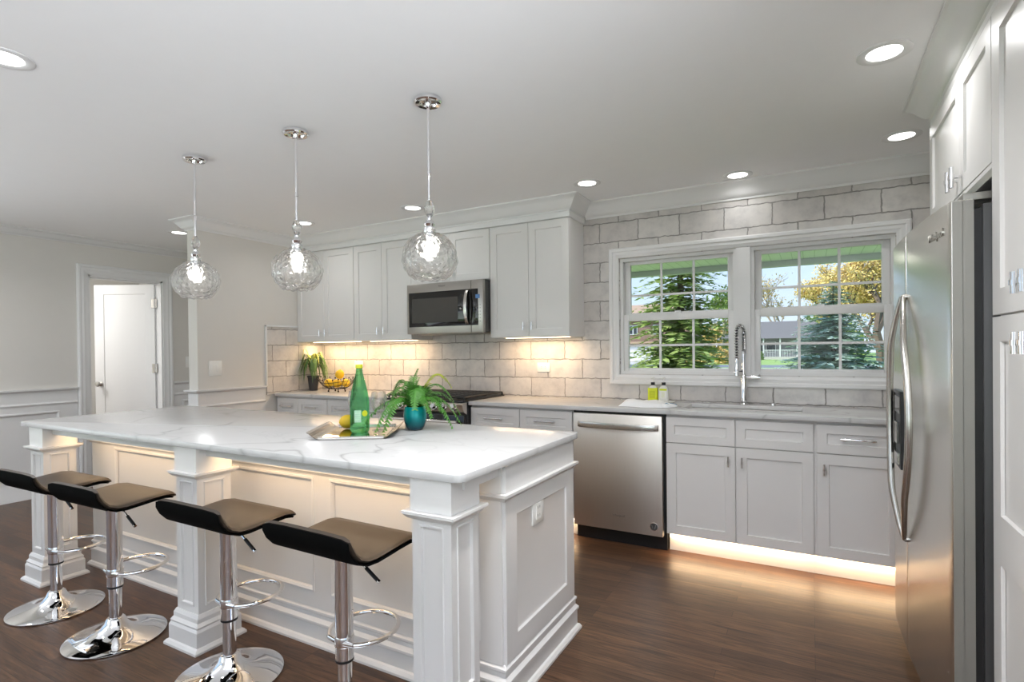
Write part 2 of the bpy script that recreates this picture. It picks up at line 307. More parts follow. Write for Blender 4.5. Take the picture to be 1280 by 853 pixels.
class MB:
    def __init__(s): s.bm = bmesh.new()
    def v(s, p): return s.bm.verts.new(p)
    def f(s, vs):
        try: return s.bm.faces.new(vs)
        except ValueError: return None
    def box(s, x0, x1, y0, y1, z0, z1):
        vs = [s.v((x, y, z)) for z in (z0, z1) for y in (y0, y1) for x in (x0, x1)]
        for q in ((0, 2, 3, 1), (4, 5, 7, 6), (0, 1, 5, 4), (2, 6, 7, 3), (0, 4, 6, 2), (1, 3, 7, 5)): s.f([vs[i] for i in q])
        return s
    def fbox(s, F, a0, a1, b0, b1, c0, c1):
        vs = [s.v(F.p(a, b, c)) for c in (c0, c1) for b in (b0, b1) for a in (a0, a1)]
        for q in ((0, 2, 3, 1), (4, 5, 7, 6), (0, 1, 5, 4), (2, 6, 7, 3), (0, 4, 6, 2), (1, 3, 7, 5)): s.f([vs[i] for i in q])
        return s
    def panel(s, F, w, h, steps, cap=True, back=True, a0=0, b0=0):
        loops = []
        for ins, c in steps:
            loops.append([s.v(F.p(a0+a, b0+b, c)) for a, b in ((ins, ins), (w-ins, ins), (w-ins, h-ins), (ins, h-ins))])
        for l0, l1 in zip(loops, loops[1:]):
            for i in range(4): s.f([l0[i], l0[(i+1) % 4], l1[(i+1) % 4], l1[i]])
        if cap: s.f(loops[-1])
        if back: s.f(loops[0][::-1])
        return s
    def shaker(s, F, w, h, t=0.019, rail=0.058, rec=0.009, a0=0, b0=0):
        return s.panel(F, w, h, [(0, 0), (0, t-0.001), (0.001, t), (rail, t), (rail+0.003, t-rec)], a0=a0, b0=b0)
    def lathe(s, c, prof, seg=32, axis='Z', cap0=True, cap1=True):
        rings = []
        for r, h in prof:
            ring = []
            for i in range(seg):
                a = 2*PI*i/seg; x, y = r*math.cos(a), r*math.sin(a)
                q = (x, y, h) if axis == 'Z' else ((x, h, y) if axis == 'Y' else (h, x, y))
                ring.append(s.v((c[0]+q[0], c[1]+q[1], c[2]+q[2])))
            rings.append(ring)
        for r0, r1 in zip(rings, rings[1:]):
            for i in range(seg): s.f([r0[i], r0[(i+1) % seg], r1[(i+1) % seg], r1[i]])
        if cap0: s.f(rings[0][::-1])
        if cap1: s.f(rings[-1])
        return s
    def tube(s, pts, r, seg=10, closed=False, cap=True):
        pts = [Vector(p) for p in pts]; n = len(pts); rings = []
        rs = r if isinstance(r, (list, tuple)) else [r]*n
        prev = None
        for i, p in enumerate(pts):
            if closed: t = pts[(i+1) % n]-pts[i-1]
            else: t = pts[min(i+1, n-1)]-pts[max(i-1, 0)]
            t.normalize()
            if prev is None:
                up = Vector((0, 0, 1)) if abs(t.z) < 0.9 else Vector((1, 0, 0))
                a = t.cross(up).normalized()
            else:
                a = (prev-t*prev.dot(t)).normalized()
            b = t.cross(a); prev = a
            rings.append([s.v(p+a*(rs[i]*math.cos(2*PI*k/seg))+b*(rs[i]*math.sin(2*PI*k/seg))) for k in range(seg)])
        pairs = list(zip(rings, rings[1:]))+([(rings[-1], rings[0])] if closed else [])
        for r0, r1 in pairs:
            for k in range(seg): s.f([r0[k], r0[(k+1) % seg], r1[(k+1) % seg], r1[k]])
        if cap and not closed: s.f(rings[0][::-1]); s.f(rings[-1])
        return s
    def sweep(s, path, prof, closed=False):
        """profile [(out, z)] carried along an xy path with mitred corners; out is to the right of travel"""
        n = len(path); P = [Vector((p[0], p[1], 0)) for p in path]; rings = []
        for i in range(n):
            d0 = (P[i]-P[i-1]).normalized() if (closed or i > 0) else None
            d1 = (P[(i+1) % n]-P[i]).normalized() if (closed or i < n-1) else None
            if d0 is None: d0 = d1
            if d1 is None: d1 = d0
            n0 = Vector((d0.y, -d0.x, 0)); n1 = Vector((d1.y, -d1.x, 0))
            mt = n0+n1; mt = mt/max(mt.dot(n0), 1e-6) if mt.length > 1e-6 else n0
            rings.append([s.v((P[i].x+mt.x*o, P[i].y+mt.y*o, z)) for o, z in prof])
        pairs = list(zip(rings, rings[1:]))+([(rings[-1], rings[0])] if closed else [])
        m = len(prof)
        for r0, r1 in pairs:
            for k in range(m): s.f([r0[k], r0[(k+1) % m], r1[(k+1) % m], r1[k]])
        if not closed: s.f(rings[0]); s.f(rings[-1][::-1])
        return s
    def ball(s, c, r, seg=16, rings=10, sc=(1, 1, 1)):
        mt = Matrix.Translation(c) @ Matrix.Diagonal((r*sc[0], r*sc[1], r*sc[2], 1))
        bmesh.ops.create_uvsphere(s.bm, u_segments=seg, v_segments=rings, radius=1.0, matrix=mt)
        return s
    def build(s, name, mat, parent=None, bevel=0.0, smooth=35, segs=2, origin=None):
        bm = s.bm
        bmesh.ops.recalc_face_normals(bm, faces=bm.faces[:])
        if bevel:
            es = [e for e in bm.edges if len(e.link_faces) == 2 and e.calc_face_angle(0) > 0.5]
            bmesh.ops.bevel(bm, geom=es, offset=bevel, segments=segs, affect='EDGES', profile=0.5, clamp_overlap=True)
        org = Vector(ORG.get(parent.name, (0, 0, 0))) if parent else Vector(origin or (0, 0, 0))
        for v in bm.verts: v.co -= org
        me = bpy.data.meshes.new(name); bm.to_mesh(me); bm.free()
        if smooth:
            for p in me.polygons: p.use_smooth = True
            me.set_sharp_from_angle(angle=math.radians(smooth))
        me.materials.append(mat)
        o = bpy.data.objects.new(name, me); COL.objects.link(o)
        if parent: o.parent = parent; ORG[o.name] = org
        else: o.location = org; ORG[o.name] = org
        return o

def tag(o, label=None, cat=None, group=None, kind=None):
    if label: o['label'] = label
    if cat: o['category'] = cat
    if group: o['group'] = group
    if kind: o['kind'] = kind
    return o
def thing(name, loc, label, cat, group=None):
    o = bpy.data.objects.new(name, None); COL.objects.link(o); o.location = loc; o.empty_display_size = 0.1
    ORG[o.name] = Vector(loc)
    return tag(o, label, cat, group)
def struct(o): o['kind'] = 'structure'; return o
def copy_tree(o, parent=None):
    c = o.copy(); COL.objects.link(c)
    if parent: c.parent = parent
    ORG[c.name] = ORG.get(o.name, Vector())
    for ch in list(o.children): copy_tree(ch, c)
    return c
def quads_object(name, verts, faces, mat, parent=None, smooth=False):
    org = ORG.get(parent.name, Vector()) if parent else Vector()
    me = bpy.data.meshes.new(name); me.from_pydata([Vector(v)-org for v in verts], [], faces); me.update()
    me.materials.append(mat)
    if smooth:
        for p in me.polygons: p.use_smooth = True
    o = bpy.data.objects.new(name, me); COL.objects.link(o)
    if parent: o.parent = parent
    ORG[o.name] = org
    return o
def text_mesh(name, body, size, mat, parent, F, depth=0.0015):
    cu = bpy.data.curves.new(name, 'FONT'); cu.body = body; cu.size = size; cu.extrude = depth; cu.align_x = 'CENTER'; cu.align_y = 'CENTER'
    t = bpy.data.objects.new(name, cu); COL.objects.link(t)
    dg = bpy.context.evaluated_depsgraph_get(); dg.update()
    me = bpy.data.meshes.new_from_object(t.evaluated_get(dg)); COL.objects.unlink(t); bpy.data.objects.remove(t)
    org = ORG.get(parent.name, Vector())
    for v in me.vertices: v.co = F.p(v.co.x, v.co.y, v.co.z)-org
    me.materials.clear(); me.materials.append(mat); me.name = name
    o = bpy.data.objects.new(name, me); COL.objects.link(o); o.parent = parent; ORG[o.name] = org
    return o

# ------------------------------------------------------------------ the room
CZ = 2.43                       # ceiling height
XS, XL, XR, YF = -3.07, -4.75, 2.62, -7.2   # partition face, left wall, right wall, wall behind the camera
struct(MB().box(-6.7, XR+0.15, YF-0.15, 0.16, -0.12, 0).build('floor', M['floor'], smooth=0))
struct(MB().box(-6.7, XR+0.5, YF-0.4, 0.16, CZ, CZ+0.2).build('ceiling', M['ceiling'], smooth=0))
# back wall with the window opening
WX0, WX1, WZ0, WZ1 = 0.1657, 1.8962, 1.1102, 1.9858
b = MB()
b.box(XS-0.2, WX0, 0, 0.16, 0, CZ).box(WX1, XR+0.15, 0, 0.16, 0, CZ).box(WX0, WX1, 0, 0.16, 0, WZ0).box(WX0, WX1, 0, 0.16, WZ1, CZ)
struct(b.build('wall_back', M['tile_x'], smooth=0))
struct(MB().box(XL-0.15, XS-0.2, 0, 0.16, 0, CZ).build('wall_back_left', M['greige'], smooth=0))
# left wall with the doorway
DY0, DY1, DZ = -1.374, -0.676, 2.085
b = MB().box(XL-0.12, XL, YF, -6.6, 0, CZ).box(XL-0.12, XL, -3.4, DY0, 0, CZ).box(XL-0.12, XL, -6.6, -3.4, 2.25, CZ).box(XL-0.12, XL, -6.6, -3.4, 0, 0.1).box(XL-0.12, XL, DY1, 0, 0, CZ).box(XL-0.12, XL, DY0, DY1, DZ, CZ)
struct(b.build('wall_left', M['greige'], smooth=0))
# partition between kitchen and the left room
YE = -1.312
struct(MB().box(XS-0.125, XS, YE, 0, 0, CZ).build('wall_middle', M['greige'], smooth=0))
struct(MB().box(XR, XR+0.15, YF, -6.7, 0, CZ).box(XR, XR+0.15, -3.7, 0, 0, CZ).box(XR, XR+0.15, -6.7, -3.7, 2.25, CZ).box(XR, XR+0.15, -6.7, -3.7, 0, 0.1).build('wall_right', M['plain'], smooth=0))
# wall behind the camera, with bare openings made to let light in
b = MB()
for x0, x1 in ((XL-0.12, -4.3), (-2.3, 0.5), (2.2, XR)): b.box(x0, x1, YF-0.15, YF, 0, CZ)
for x0, x1 in ((-4.3, -2.3), (0.5, 2.2)): b.box(x0, x1, YF-0.15, YF, 0, 0.15).box(x0, x1, YF-0.15, YF, 2.25, CZ)
struct(b.build('wall_front', M['plain'], smooth=0))
# the small room seen through the doorway
b = MB().box(-6.7, -6.55, -2.6, 0.16, 0, CZ).box(-6.55, XL-0.12, -2.75, -2.6, 0, CZ).box(-6.55, XL-0.15, 0.0, 0.16, 0, CZ)
struct(b.build('wall_side_room', M['plain'], smooth=0))
area_light('side_room_light', (-5.55, -2.0, CZ-0.02), 18, 0.3)  # unseen lamp added to brighten the open door leaf
# added fill lights in the unseen openings, tilted up to bounce off the ceiling
for x0, x1 in ((-4.3, -2.3), (0.5, 2.2)):
    area_light('rear_fill', ((x0+x1)/2, YF-0.05, 1.2), FILL_REAR*(x1-x0)/2, x1-x0, 2.05, direction=(0, 1, 1.3), color=(0.85, 0.905, 1.0), spread=2.2)
area_light('left_fill', (XL-0.06, -5.0, 1.2), FILL_LEFT, 3.1, 2.05, direction=(1, 0.25, 1.4), color=(0.86, 0.905, 1.0), spread=2.1)
area_light('right_fill', (XR+0.05, -5.2, 1.2), FILL_RIGHT, 2.9, 2.05, direction=(-1, 0.3, 1.4), color=(0.86, 0.905, 1.0), spread=2.1)

# tile cladding on the partition beside the counter, with its pencil trim
struct(MB().box(XS, XS+0.012, -0.66, 0, 0.90, 1.545).build('wall_middle_tile', M['tile_y'], smooth=0))
b = MB().box(XS, XS+0.02, -0.672, -0.656, 0.985, 1.561).box(XS, XS+0.02, -0.672, 0, 1.545, 1.561)
struct(b.build('trim_1', M['trim'], bevel=0.003))

# crown mouldings
def crown_prof(h, p, z1=CZ):
    z0 = z1-h
    pts = [(0, z0), (0.010, z0), (0.012, z0+h*0.08)]
    for i in range(7):
        t = i/6; s = t*t*(3-2*t)
        pts.append((0.014+(p-0.026)*t, z0+h*0.12+(h*0.72)*s))
    pts += [(p-0.008, z1-h*0.13), (p, z1-h*0.10), (p, z1), (0, z1)]
    return pts
# travel so that "right of travel" looks into the room
struct(MB().sweep([(-0.10, 0), (XR, 0)], crown_prof(0.115, 0.10)).build('trim_2', M['trim']))
struct(MB().sweep([(XS-0.125, 0), (XS-0.125, YE), (XS, YE), (XS, 0)][::-1], [(-o, z) for o, z in crown_prof(0.092, 0.10)]).build('trim_3', M['trim']))
struct(MB().sweep([(XL, YF), (XL, 0), (XS-0.125, 0)], crown_prof(0.06, 0.11)).build('trim_4', M['trim']))

# wainscot on the left wall and the partition
CAP = 0.99
def wains_caps(b, path):
    b.sweep(path, [(0, CAP-0.03), (0.008, CAP-0.03), (0.016, CAP-0.02), (0.030, CAP-0.014), (0.032, CAP), (0, CAP)])
    b.sweep(path, [(0, CAP-0.155), (0.010, CAP-0.155), (0.016, CAP-0.14), (0.010, CAP-0.127), (0, CAP-0.127)])
def base_prof(h=0.15):
    return [(0, 0), (0.022, 0), (0.022, 0.018), (0.014, 0.03), (0.013, h-0.03), (0.008, h-0.012), (0.004, h), (0, h)]
b = MB()
pathA = [(XL, -3.35), (XL, -1.474)]; pathB = [(XL, -0.576), (XL, 0), (XS-0.125, 0)]; pathC = [(XS-0.125, 0), (XS-0.125, YE), (XS, YE), (XS, -0.675)]
for p in (pathA, pathB): wains_caps(b, p)
wains_caps(b, pathC)
b.box(XL, XL+0.006, -3.35, -1.474, 0, CAP-0.02).box(XL, XL+0.006, -0.576, 0, 0, CAP-0.02)
b.box(XS-0.131, XS+0.006, YE-0.006, -0.675, 0, CAP-0.02)
struct(b.build('trim_5', M['trim']))
b = MB()
F = Frame((XL+0.006, 0, 0), (0, 1, 0), (0, 0, 1), (1, 0, 0))
bead = [(0, 0), (0.002, 0.010), (0.012, 0.013), (0.022, 0.006), (0.026, 0.0)]
y = -1.62
while y > -2.7:
    b.panel(F, 1.0, 0.58, bead, cap=False, back=False, a0=y-1.0, b0=0.20); y -= 1.14
b.panel(F, 0.34, 0.58, bead, cap=False, back=False, a0=-0.48, b0=0.20)
struct(b.build('trim_6', M['trim']))
b = MB()
for p in (pathA, pathB, pathC): b.sweep(p, base_prof())
struct(b.build('baseboard_left', M['trim']))

# doorway casing, door
casing = [(0, 0), (0, 0.016), (0.012, 0.024), (0.026, 0.024), (0.034, 0.017), (0.055, 0.020), (0.072, 0.013), (0.097, 0.011), (0.097, 0)]
def casing3(b, x, y0, y1, z1, w, prof, sx=1):
    # an inverted U of moulding: outer edge y0..y1, top z1
    loops = []
    for ins, c in prof:
        loops.append([b.v((x+sx*c, yy, zz)) for yy, zz in ((y0+ins, 0), (y0+ins, z1-ins), (y1-ins, z1-ins), (y1-ins, 0))])
    for l0, l1 in zip(loops, loops[1:]):
        for i in range(3): b.f([l0[i], l0[i+1], l1[i+1], l1[i]])
b = MB(); casing3(b, XL, -1.471, -0.579, 2.183, 0.097, casing)
b.box(XL-0.12, XL, DY0-0.001, DY0+0.018, 0, DZ).box(XL-0.12, XL, DY1-0.018, DY1+0.001, 0, DZ).box(XL-0.12, XL, DY0, DY1, DZ-0.018, DZ+0.001)
b.box(XL-0.085, XL-0.06, DY0+0.018, DY0+0.030, 0, DZ-0.018).box(XL-0.085, XL-0.06, DY0, DY1, DZ-0.030, DZ-0.018)
struct(b.build('trim_7', M['trim'], smooth=30))
door = bpy.data.objects.new('door_1', None); COL.objects.link(door); door.location = (XL-0.105, DY1-0.022, 0.012)
ORG['door_1'] = Vector((0, 0, 0)); struct(door)
DW, DH = 0.655, 2.045
F = Frame((0, 0, 0), (1, 0, 0), (0, 0, 1), (0, 1, 0))     # local; hinge at a=0
b = MB(); b.fbox(F, 0, DW, 0, DH, -0.018, 0.012)
st = [(0, 0.012), (0.0, 0.017), (0.10, 0.017), (0.104, 0.013), (0.112, 0.008)]
b.panel(F, DW, DH, [(0, 0.012), (0, 0.018), (0.10, 0.018), (0.104, 0.013), (0.115, 0.006)], back=False)
leaf = b.build('door_panel', M['trim'], door)
b = MB()
kx, kz = DW-0.062, 0.965
b.lathe((kx, 0.018, kz), [(0.026, 0), (0.026, 0.006), (0.011, 0.012), (0.011, 0.03), (0.024, 0.036), (0.029, 0.05), (0.022, 0.062), (0.005, 0.066)], 20, 'Y')
b.build('knob', M['nickel'], door)
for z in (0.30, 1.13, 1.84):
    b = MB(); b.tube([(-0.006, 0.022, z-0.05), (-0.006, 0.022, z+0.05)], 0.008, 10); b.box(-0.03, 0.03, 0.0175, 0.0205, z-0.05, z+0.05)
    b.build('hinge', M['nickel'], door)
door.rotation_euler = (0, 0, math.atan2(-0.483, -0.876))
b = MB()
for z in (0.96, 1.35): b.box(XL-0.10, XL-0.055, DY0+0.017, DY0+0.0195, z-0.03, z+0.03)
struct(b.build('door_1_strike_plates', M['nickel']))

# ------------------------------------------------------------------ window
b = MB()
F = FY(0.0865, 0, 1.031); W, H = 1.9754-0.0865, 2.065-1.031
prof = [(0, 0), (0, 0.020), (0.008, 0.026), (0.026, 0.026), (0.032, 0.018), (0.052, 0.021), (0.066, 0.013), (0.074, 0.012), (0.074, 0.0), (0.079, -0.05), (0.079, -0.12)]
b.panel(F, W, H, prof, cap=False, back=False)
MX0, MX1 = 0.993, 1.083
b.box(MX0, MX1, -0.012, 0.10, WZ0, WZ1)
struct(b.build('trim_8', M['trim'], smooth=30))
def sash(win, x0, x1, z0, z1, y0, y1, gx, gz, rail_b, rail_t, label):
    """frame from x0..x1,z0..z1 with glass inset; gx stile width"""
    b = MB()
    b.box(x0, x0+gx, y0, y1, z0, z1).box(x1-gx, x1, y0, y1, z0, z1)
    b.box(x0+gx, x1-gx, y0, y1, z0, z0+rail_b).box(x0+gx, x1-gx, y0, y1, z1-rail_t, z1)
    s = b.build('sash', M['trim'], win, bevel=0.002)
    gx0, gx1, gz0, gz1 = x0+gx, x1-gx, z0+rail_b, z1-rail_t
    ym = (y0+y1)/2
    m = MB()
    for i in (1, 2):
        xx = gx0+(gx1-gx0)*i/3; m.box(xx-0.008, xx+0.008, ym-0.008, ym+0.004, gz0, gz1)
    zz = gz0+(gz1-gz0)*gz; m.box(gx0, gx1, ym-0.007, ym+0.003, zz-0.008, zz+0.008)
    m.build('muntin_grid', M['trim'], s)
    MB().box(gx0-0.005, gx1+0.005, ym+0.006, ym+0.009, gz0-0.005, gz1+0.005).build('glass_pane', M['pane'], s)
def window(name, x0, x1):
    w = bpy.data.objects.new(name, None); COL.objects.link(w); w.location = (x0, 0.05, WZ0); ORG[name] = Vector((x0, 0.05, WZ0)); struct(w)
    MB().panel(FY(x0, -0.0+0.012, WZ0), x1-x0, WZ1-WZ0, [(0, 0.0), (0.022, 0.0), (0.022, -0.10), (0.0, -0.10)], cap=False, back=False).build('window_frame', M['trim'], w)
    sash(w, x0+0.022, x1-0.022, 1.528, WZ1-0.006, 0.068, 0.098, 0.042, 0.36, 0.045, 0.040, 'upper')
    sash(w, x0+0.022, x1-0.022, WZ0+0.004, 1.560, 0.026, 0.060, 0.035, 0.48, 0.040, 0.050, 'lower')
    b = MB().box((x0+x1)/2-0.03, (x0+x1)/2+0.03, 0.03, 0.055, 1.560, 1.570).box((x0+x1)/2-0.012, (x0+x1)/2+0.03, 0.034, 0.05, 1.568, 1.578)
    b.build('sash_lock', M['trim'], w)
window('window_1', WX0, MX0); window('window_2', MX1, WX1)

# ------------------------------------------------------------------ recessed lamps
def can(i, x, y, label, power=None):
    t = thing('recessed_light', (x, y, CZ), label, 'ceiling light', 'recessed ceiling lights')
    MB().lathe((x, y, CZ), [(0.092, 0), (0.092, -0.003), (0.086, -0.006), (0.066, -0.005), (0.060, -0.002)], 40, cap0=False, cap1=False).build('trim_ring', M['trim'], t)
    MB().lathe((x, y, CZ), [(0.001, -0.0045), (0.045, -0.0045), (0.060, -0.002)], 40, cap0=True, cap1=False).build('lens', M['lens'], t)
    area_light('wall_recessed_lamp' if y > -0.8 else 'recessed_lamp', (x, y, CZ-0.010), (1.1 if x < -2 else CAN_WALL) if y > -0.8 else (1.6 if x < -3 else 2.4 if x > 1.6 else CAN_POWER), 0.11, color=(0.98, 0.98, 0.985), spread=2.6)
for i, (x, y, l) in enumerate([
        (1.696, -1.50, 'round recessed light closest to the refrigerator cabinets and crown'),
        (1.875, -0.452, 'round recessed light in the corner between window and refrigerator cabinets'),
        (1.028, -0.195, 'round recessed light above the middle of the sink window'),
        (0.116, -0.541, 'round recessed light just right of the upper cabinets end crown'),
        (-1.302, -0.647, 'round recessed light above the microwave beside the nearest pendant rod'),
        (-2.434, -0.739, 'round recessed light beside the middle pendant rod over the left cabinets'),
        (-3.72, -1.077, 'round recessed light in the left room beyond the partition corner'),
        (-1.227, -3.148, 'round recessed light cut off by the left edge of the photo')]):
    can(i, x, y, l)
for x, y in ((-2.9, -3.3), (-0.6, -5.0), (-3.0, -5.2), (1.4, -5.2), (-4.0, -2.8)):
    area_light('rear_fill_lamp', (x, y, CZ-0.010), CAN_POWER, 0.11, color=(0.98, 0.98, 0.985), spread=2.6)  # unseen lamps added behind the camera to fill the room

area_light('aisle_fill_lamp', (0.88, -2.66, CZ-0.010), FILL_AISLE, 0.11, color=(0.98, 0.98, 0.985), spread=2.6)  # unseen lamp added to lift the dim base cabinets and island end

# rims dressing the added fill lamps that are out of view
for x, y in ((-2.9, -3.3), (-0.6, -5.0), (-3.0, -5.2), (1.4, -5.2), (-4.0, -2.8), (0.88, -2.66)):
    struct(MB().lathe((x, y, CZ), [(0.092, 0), (0.092, -0.003), (0.086, -0.006), (0.066, -0.005), (0.060, -0.002)], 40, cap0=False, cap1=False).build('fill_lamp_rim', M['trim']))

# ------------------------------------------------------------------ cabinets
def bar_handle(F, a, b_, length, vertical, c0, parent, name='handle', r=0.0055):
    m = MB(); off = 0.030
    if vertical:
        m.tube([F.p(a, b_-length/2, c0+off), F.p(a, b_+length/2, c0+off)], r, 12)
        m.tube([F.p(a, b_, c0), F.p(a, b_, c0+off)], r*0.8, 10)
        m.tube([F.p(a, b_-length*0.12, c0+off), F.p(a, b_+length*0.12, c0+off)], r*1.35, 12)
    else:
        m.tube([F.p(a-length/2, b_, c0+off), F.p(a+length/2, b_, c0+off)], r, 12)
        for s in (-1, 1):
            aa = a+s*length*0.39
            m.tube([F.p(aa, b_, c0), F.p(aa, b_, c0+off)], r*0.8, 10)
            m.tube([F.p(aa-0.008, b_, c0+off), F.p(aa+0.008, b_, c0+off)], r*1.4, 12)
    return m.build(name, M['chrome'], parent)
def door_part(t, F, a0, a1, b0, b1, hside=None, hb=None, mat='white', rail=0.058, hl=0.062):
    d = MB().shaker(F, a1-a0, b1-b0, rail=rail, a0=a0, b0=b0).build('door', M[mat], t, smooth=20)
    if hside is not None:
        bar_handle(F, a1-0.035 if hside > 0 else a0+0.035, hb, hl, True, 0.019, d)
    return d
def drawer_part(t, F, a0, a1, b0, b1, handle=True, hl=0.165):
    d = MB().shaker(F, a1-a0, b1-b0, rail=0.05, a0=a0, b0=b0).build('drawer', M['white'], t, smooth=20)
    if handle: bar_handle(F, (a0+a1)/2, (b0+b1)/2+0.005, hl, False, 0.010, d)
    return d
# upper cabinets: faces at y=-0.30 (doors), carcass behind
UZ0, UZ1, UY = 1.400, 2.300, -0.281
def upper(x0, x1, z0, label, split, strip=True, hz=0.085):
    t = thing('upper_cabinet', (x0, 0, z0), label, 'cabinet', 'upper cabinets on the tiled wall')
    b = MB().box(x0, x1, UY, -0.002, z0, UZ1)
    b.build('body', M['white'], t)
    F = FY(x0, UY, z0); g = 0.0015; top = 2.279-z0; s = split-x0
    door_part(t, F, g, s-g, 0.004, top, 1, hz); door_part(t, F, s+g, x1-x0-g, 0.004, top, -1, hz)
    if strip:
        MB().box(x0+0.06, x1-0.06, -0.155, -0.140, z0-0.005, z0-0.0005).build('light_strip', M['led'], t)
        area_light('under_cabinet_lamp', ((x0+x1)/2, -0.148, z0-0.008), 3.2*(x1-x0)*UNDER_POWER, x1-x0-0.12, 0.014, color=WARM)
    return t
upper(-3.066, -2.297, UZ0, 'white two-door upper cabinet against the partition, behind the middle pendant', -2.690)
upper(-2.294, -1.612, UZ0, 'white two-door upper cabinet immediately left of the microwave', -1.950)
upper(-1.609, -0.811, 1.872, 'short white two-door cabinet directly above the microwave', -1.200, strip=False, hz=0.07)
upper(-0.808, -0.125, UZ0, 'white two-door upper cabinet right of the microwave, at the end of the row', -0.463)
# crown and frieze over the uppers
b = MB()
b.sweep([(XS, -0.302), (-0.123, -0.302), (-0.123, -0.002)], [(0, 2.283), (0.006, 2.283), (0.010, 2.288), (0.010, 2.325), (0.016, 2.329), (0.016, 2.337), (0.0, 2.337)])
b.sweep([(XS, -0.302), (-0.123, -0.302), (-0.123, -0.002)], [(o, z) for o, z in crown_prof(0.105, 0.105)])
b.box(XS, -0.126, -0.30, -0.002, 2.302, CZ)
struct(b.build('trim_9', M['trim'], smooth=30))

# base cabinets
BZ0, BZ1, BYF, TOE = 0.1266, 0.872, -0.537, -0.4756
def base_cab(x0, x1, label, cols, drawer_handles=True, doors=True, skin=None):
    t = thing('base_cabinet', (x0, 0, 0), label, 'cabinet', 'base cabinets under the wall counter')
    b = MB().box(x0, x1, BYF, -0.002, BZ0, 0.884)
    b.build('body', M['white'], t)
    MB().box(x0-(0.0105 if x0 == 1.463 else 0), x1, TOE, TOE+0.02, 0.001, BZ0-0.001).build('toe_kick', M['white'], t)
    F = FY(x0, BYF, 0)
    for a0, a1, hs in cols:
        drawer_part(t, F, a0-x0+0.0015, a1-x0-0.0015, 0.7085, 0.868, drawer_handles)
        door_part(t, F, a0-x0+0.0015, a1-x0-0.0015, 0.1285, 0.7035, hs, 0.620)
    MB().box(x0+0.005, x1-0.005, TOE-0.024, TOE-0.010, BZ0-0.007, BZ0-0.0005).build('light_strip', M['led'], t)
    area_light('toe_kick_lamp', ((x0+x1)/2, TOE-0.017, BZ0-0.010), 3.0*(x1-x0)*TOE_POWER, x1-x0-0.02, 0.012, color=WARM)
    return t
base_cab(-3.066, -2.380, 'white base cabinet under the black potted plant, against the partition', [(-3.055, -2.770, 1), (-2.767, -2.380, -1)])
base_cab(-2.377, -1.606, 'white base cabinet between fruit basket and the range', [(-2.377, -1.992, 1), (-1.989, -1.606, -1)])
base_cab(-0.838, -0.003, 'white base cabinet between the range and the dishwasher, two drawers', [(-0.838, -0.418, 1), (-0.415, -0.003, -1)])
base_cab(0.634, 1.452, 'white sink base cabinet with two false fronts, right of the dishwasher', [(0.634, 1.042, 1), (1.045, 1.452, -1)], drawer_handles=False)
base_cab(1.463, 2.60, 'white corner base cabinet beside the refrigerator, one drawer with bar pull', [(1.465, 1.860, -1)])
MB().box(1.4525, 1.4625, -0.5365, -0.51, BZ0, 0.884).build('filler', M['white'], bpy.data.objects['base_cabinet.004'])

# wall counters
def slab(name, outline, z0, z1, mat, label, hole=None, bev=0.003):
    """polygon outline (ccw) extruded; hole = rectangular cutout"""
    b = MB(); bm = b.bm
    if hole:
        x0, x1, y0, y1 = min(p[0] for p in outline), max(p[0] for p in outline), min(p[1] for p in outline), max(p[1] for p in outline)
        hx0, hx1, hy0, hy1 = hole
        O = [(x0, y0), (x1, y0), (x1, y1), (x0, y1)]; I = [(hx0, hy0), (hx1, hy0), (hx1, hy1), (hx0, hy1)]
        vo = [[b.v((*p, z)) for p in O] for z in (z0, z1)]; vi = [[b.v((*p, z)) for p in I] for z in (z0, z1)]
        for i in range(4):
            j = (i+1) % 4
            b.f([vo[1][i], vo[1][j], vi[1][j], vi[1][i]]); b.f([vo[0][j], vo[0][i], vi[0][i], vi[0][j]])
            b.f([vo[0][i], vo[0][j], vo[1][j], vo[1][i]]); b.f([vi[0][j], vi[0][i], vi[1][i], vi[1][j]])
    else:
        lo = [b.v((*p, z0)) for p in outline]; hi = [b.v((*p, z1)) for p in outline]; n = len(outline)
        b.f(lo[::-1]); b.f(hi)
        for i in range(n): b.f([lo[i], lo[(i+1) % n], hi[(i+1) % n], hi[i]])
    x = sum(p[0] for p in outline)/len(outline); y = sum(p[1] for p in outline)/len(outline)
    return tag(b.build(name, mat, bevel=bev, origin=(x, y, z0)), label, 'countertop')
SX0, SX1, SY0, SY1 = 0.705, 1.392, -0.425, -0.085
slab('countertop', [(XS+0.014, -0.5855), (-1.606, -0.5855), (-1.606, -0.001), (XS+0.014, -0.001)], 0.8855, 0.914, M['quartz2'], 'white quartz counter left of the range holding potted plant and fruit basket')
slab('countertop', [(-0.840, -0.5855), (2.60, -0.5855), (2.60, -0.001), (-0.840, -0.001)], 0.8855, 0.914, M['quartz2'], 'long white quartz wall counter with the sink, under the window', hole=(SX0, SX1, SY0, SY1))

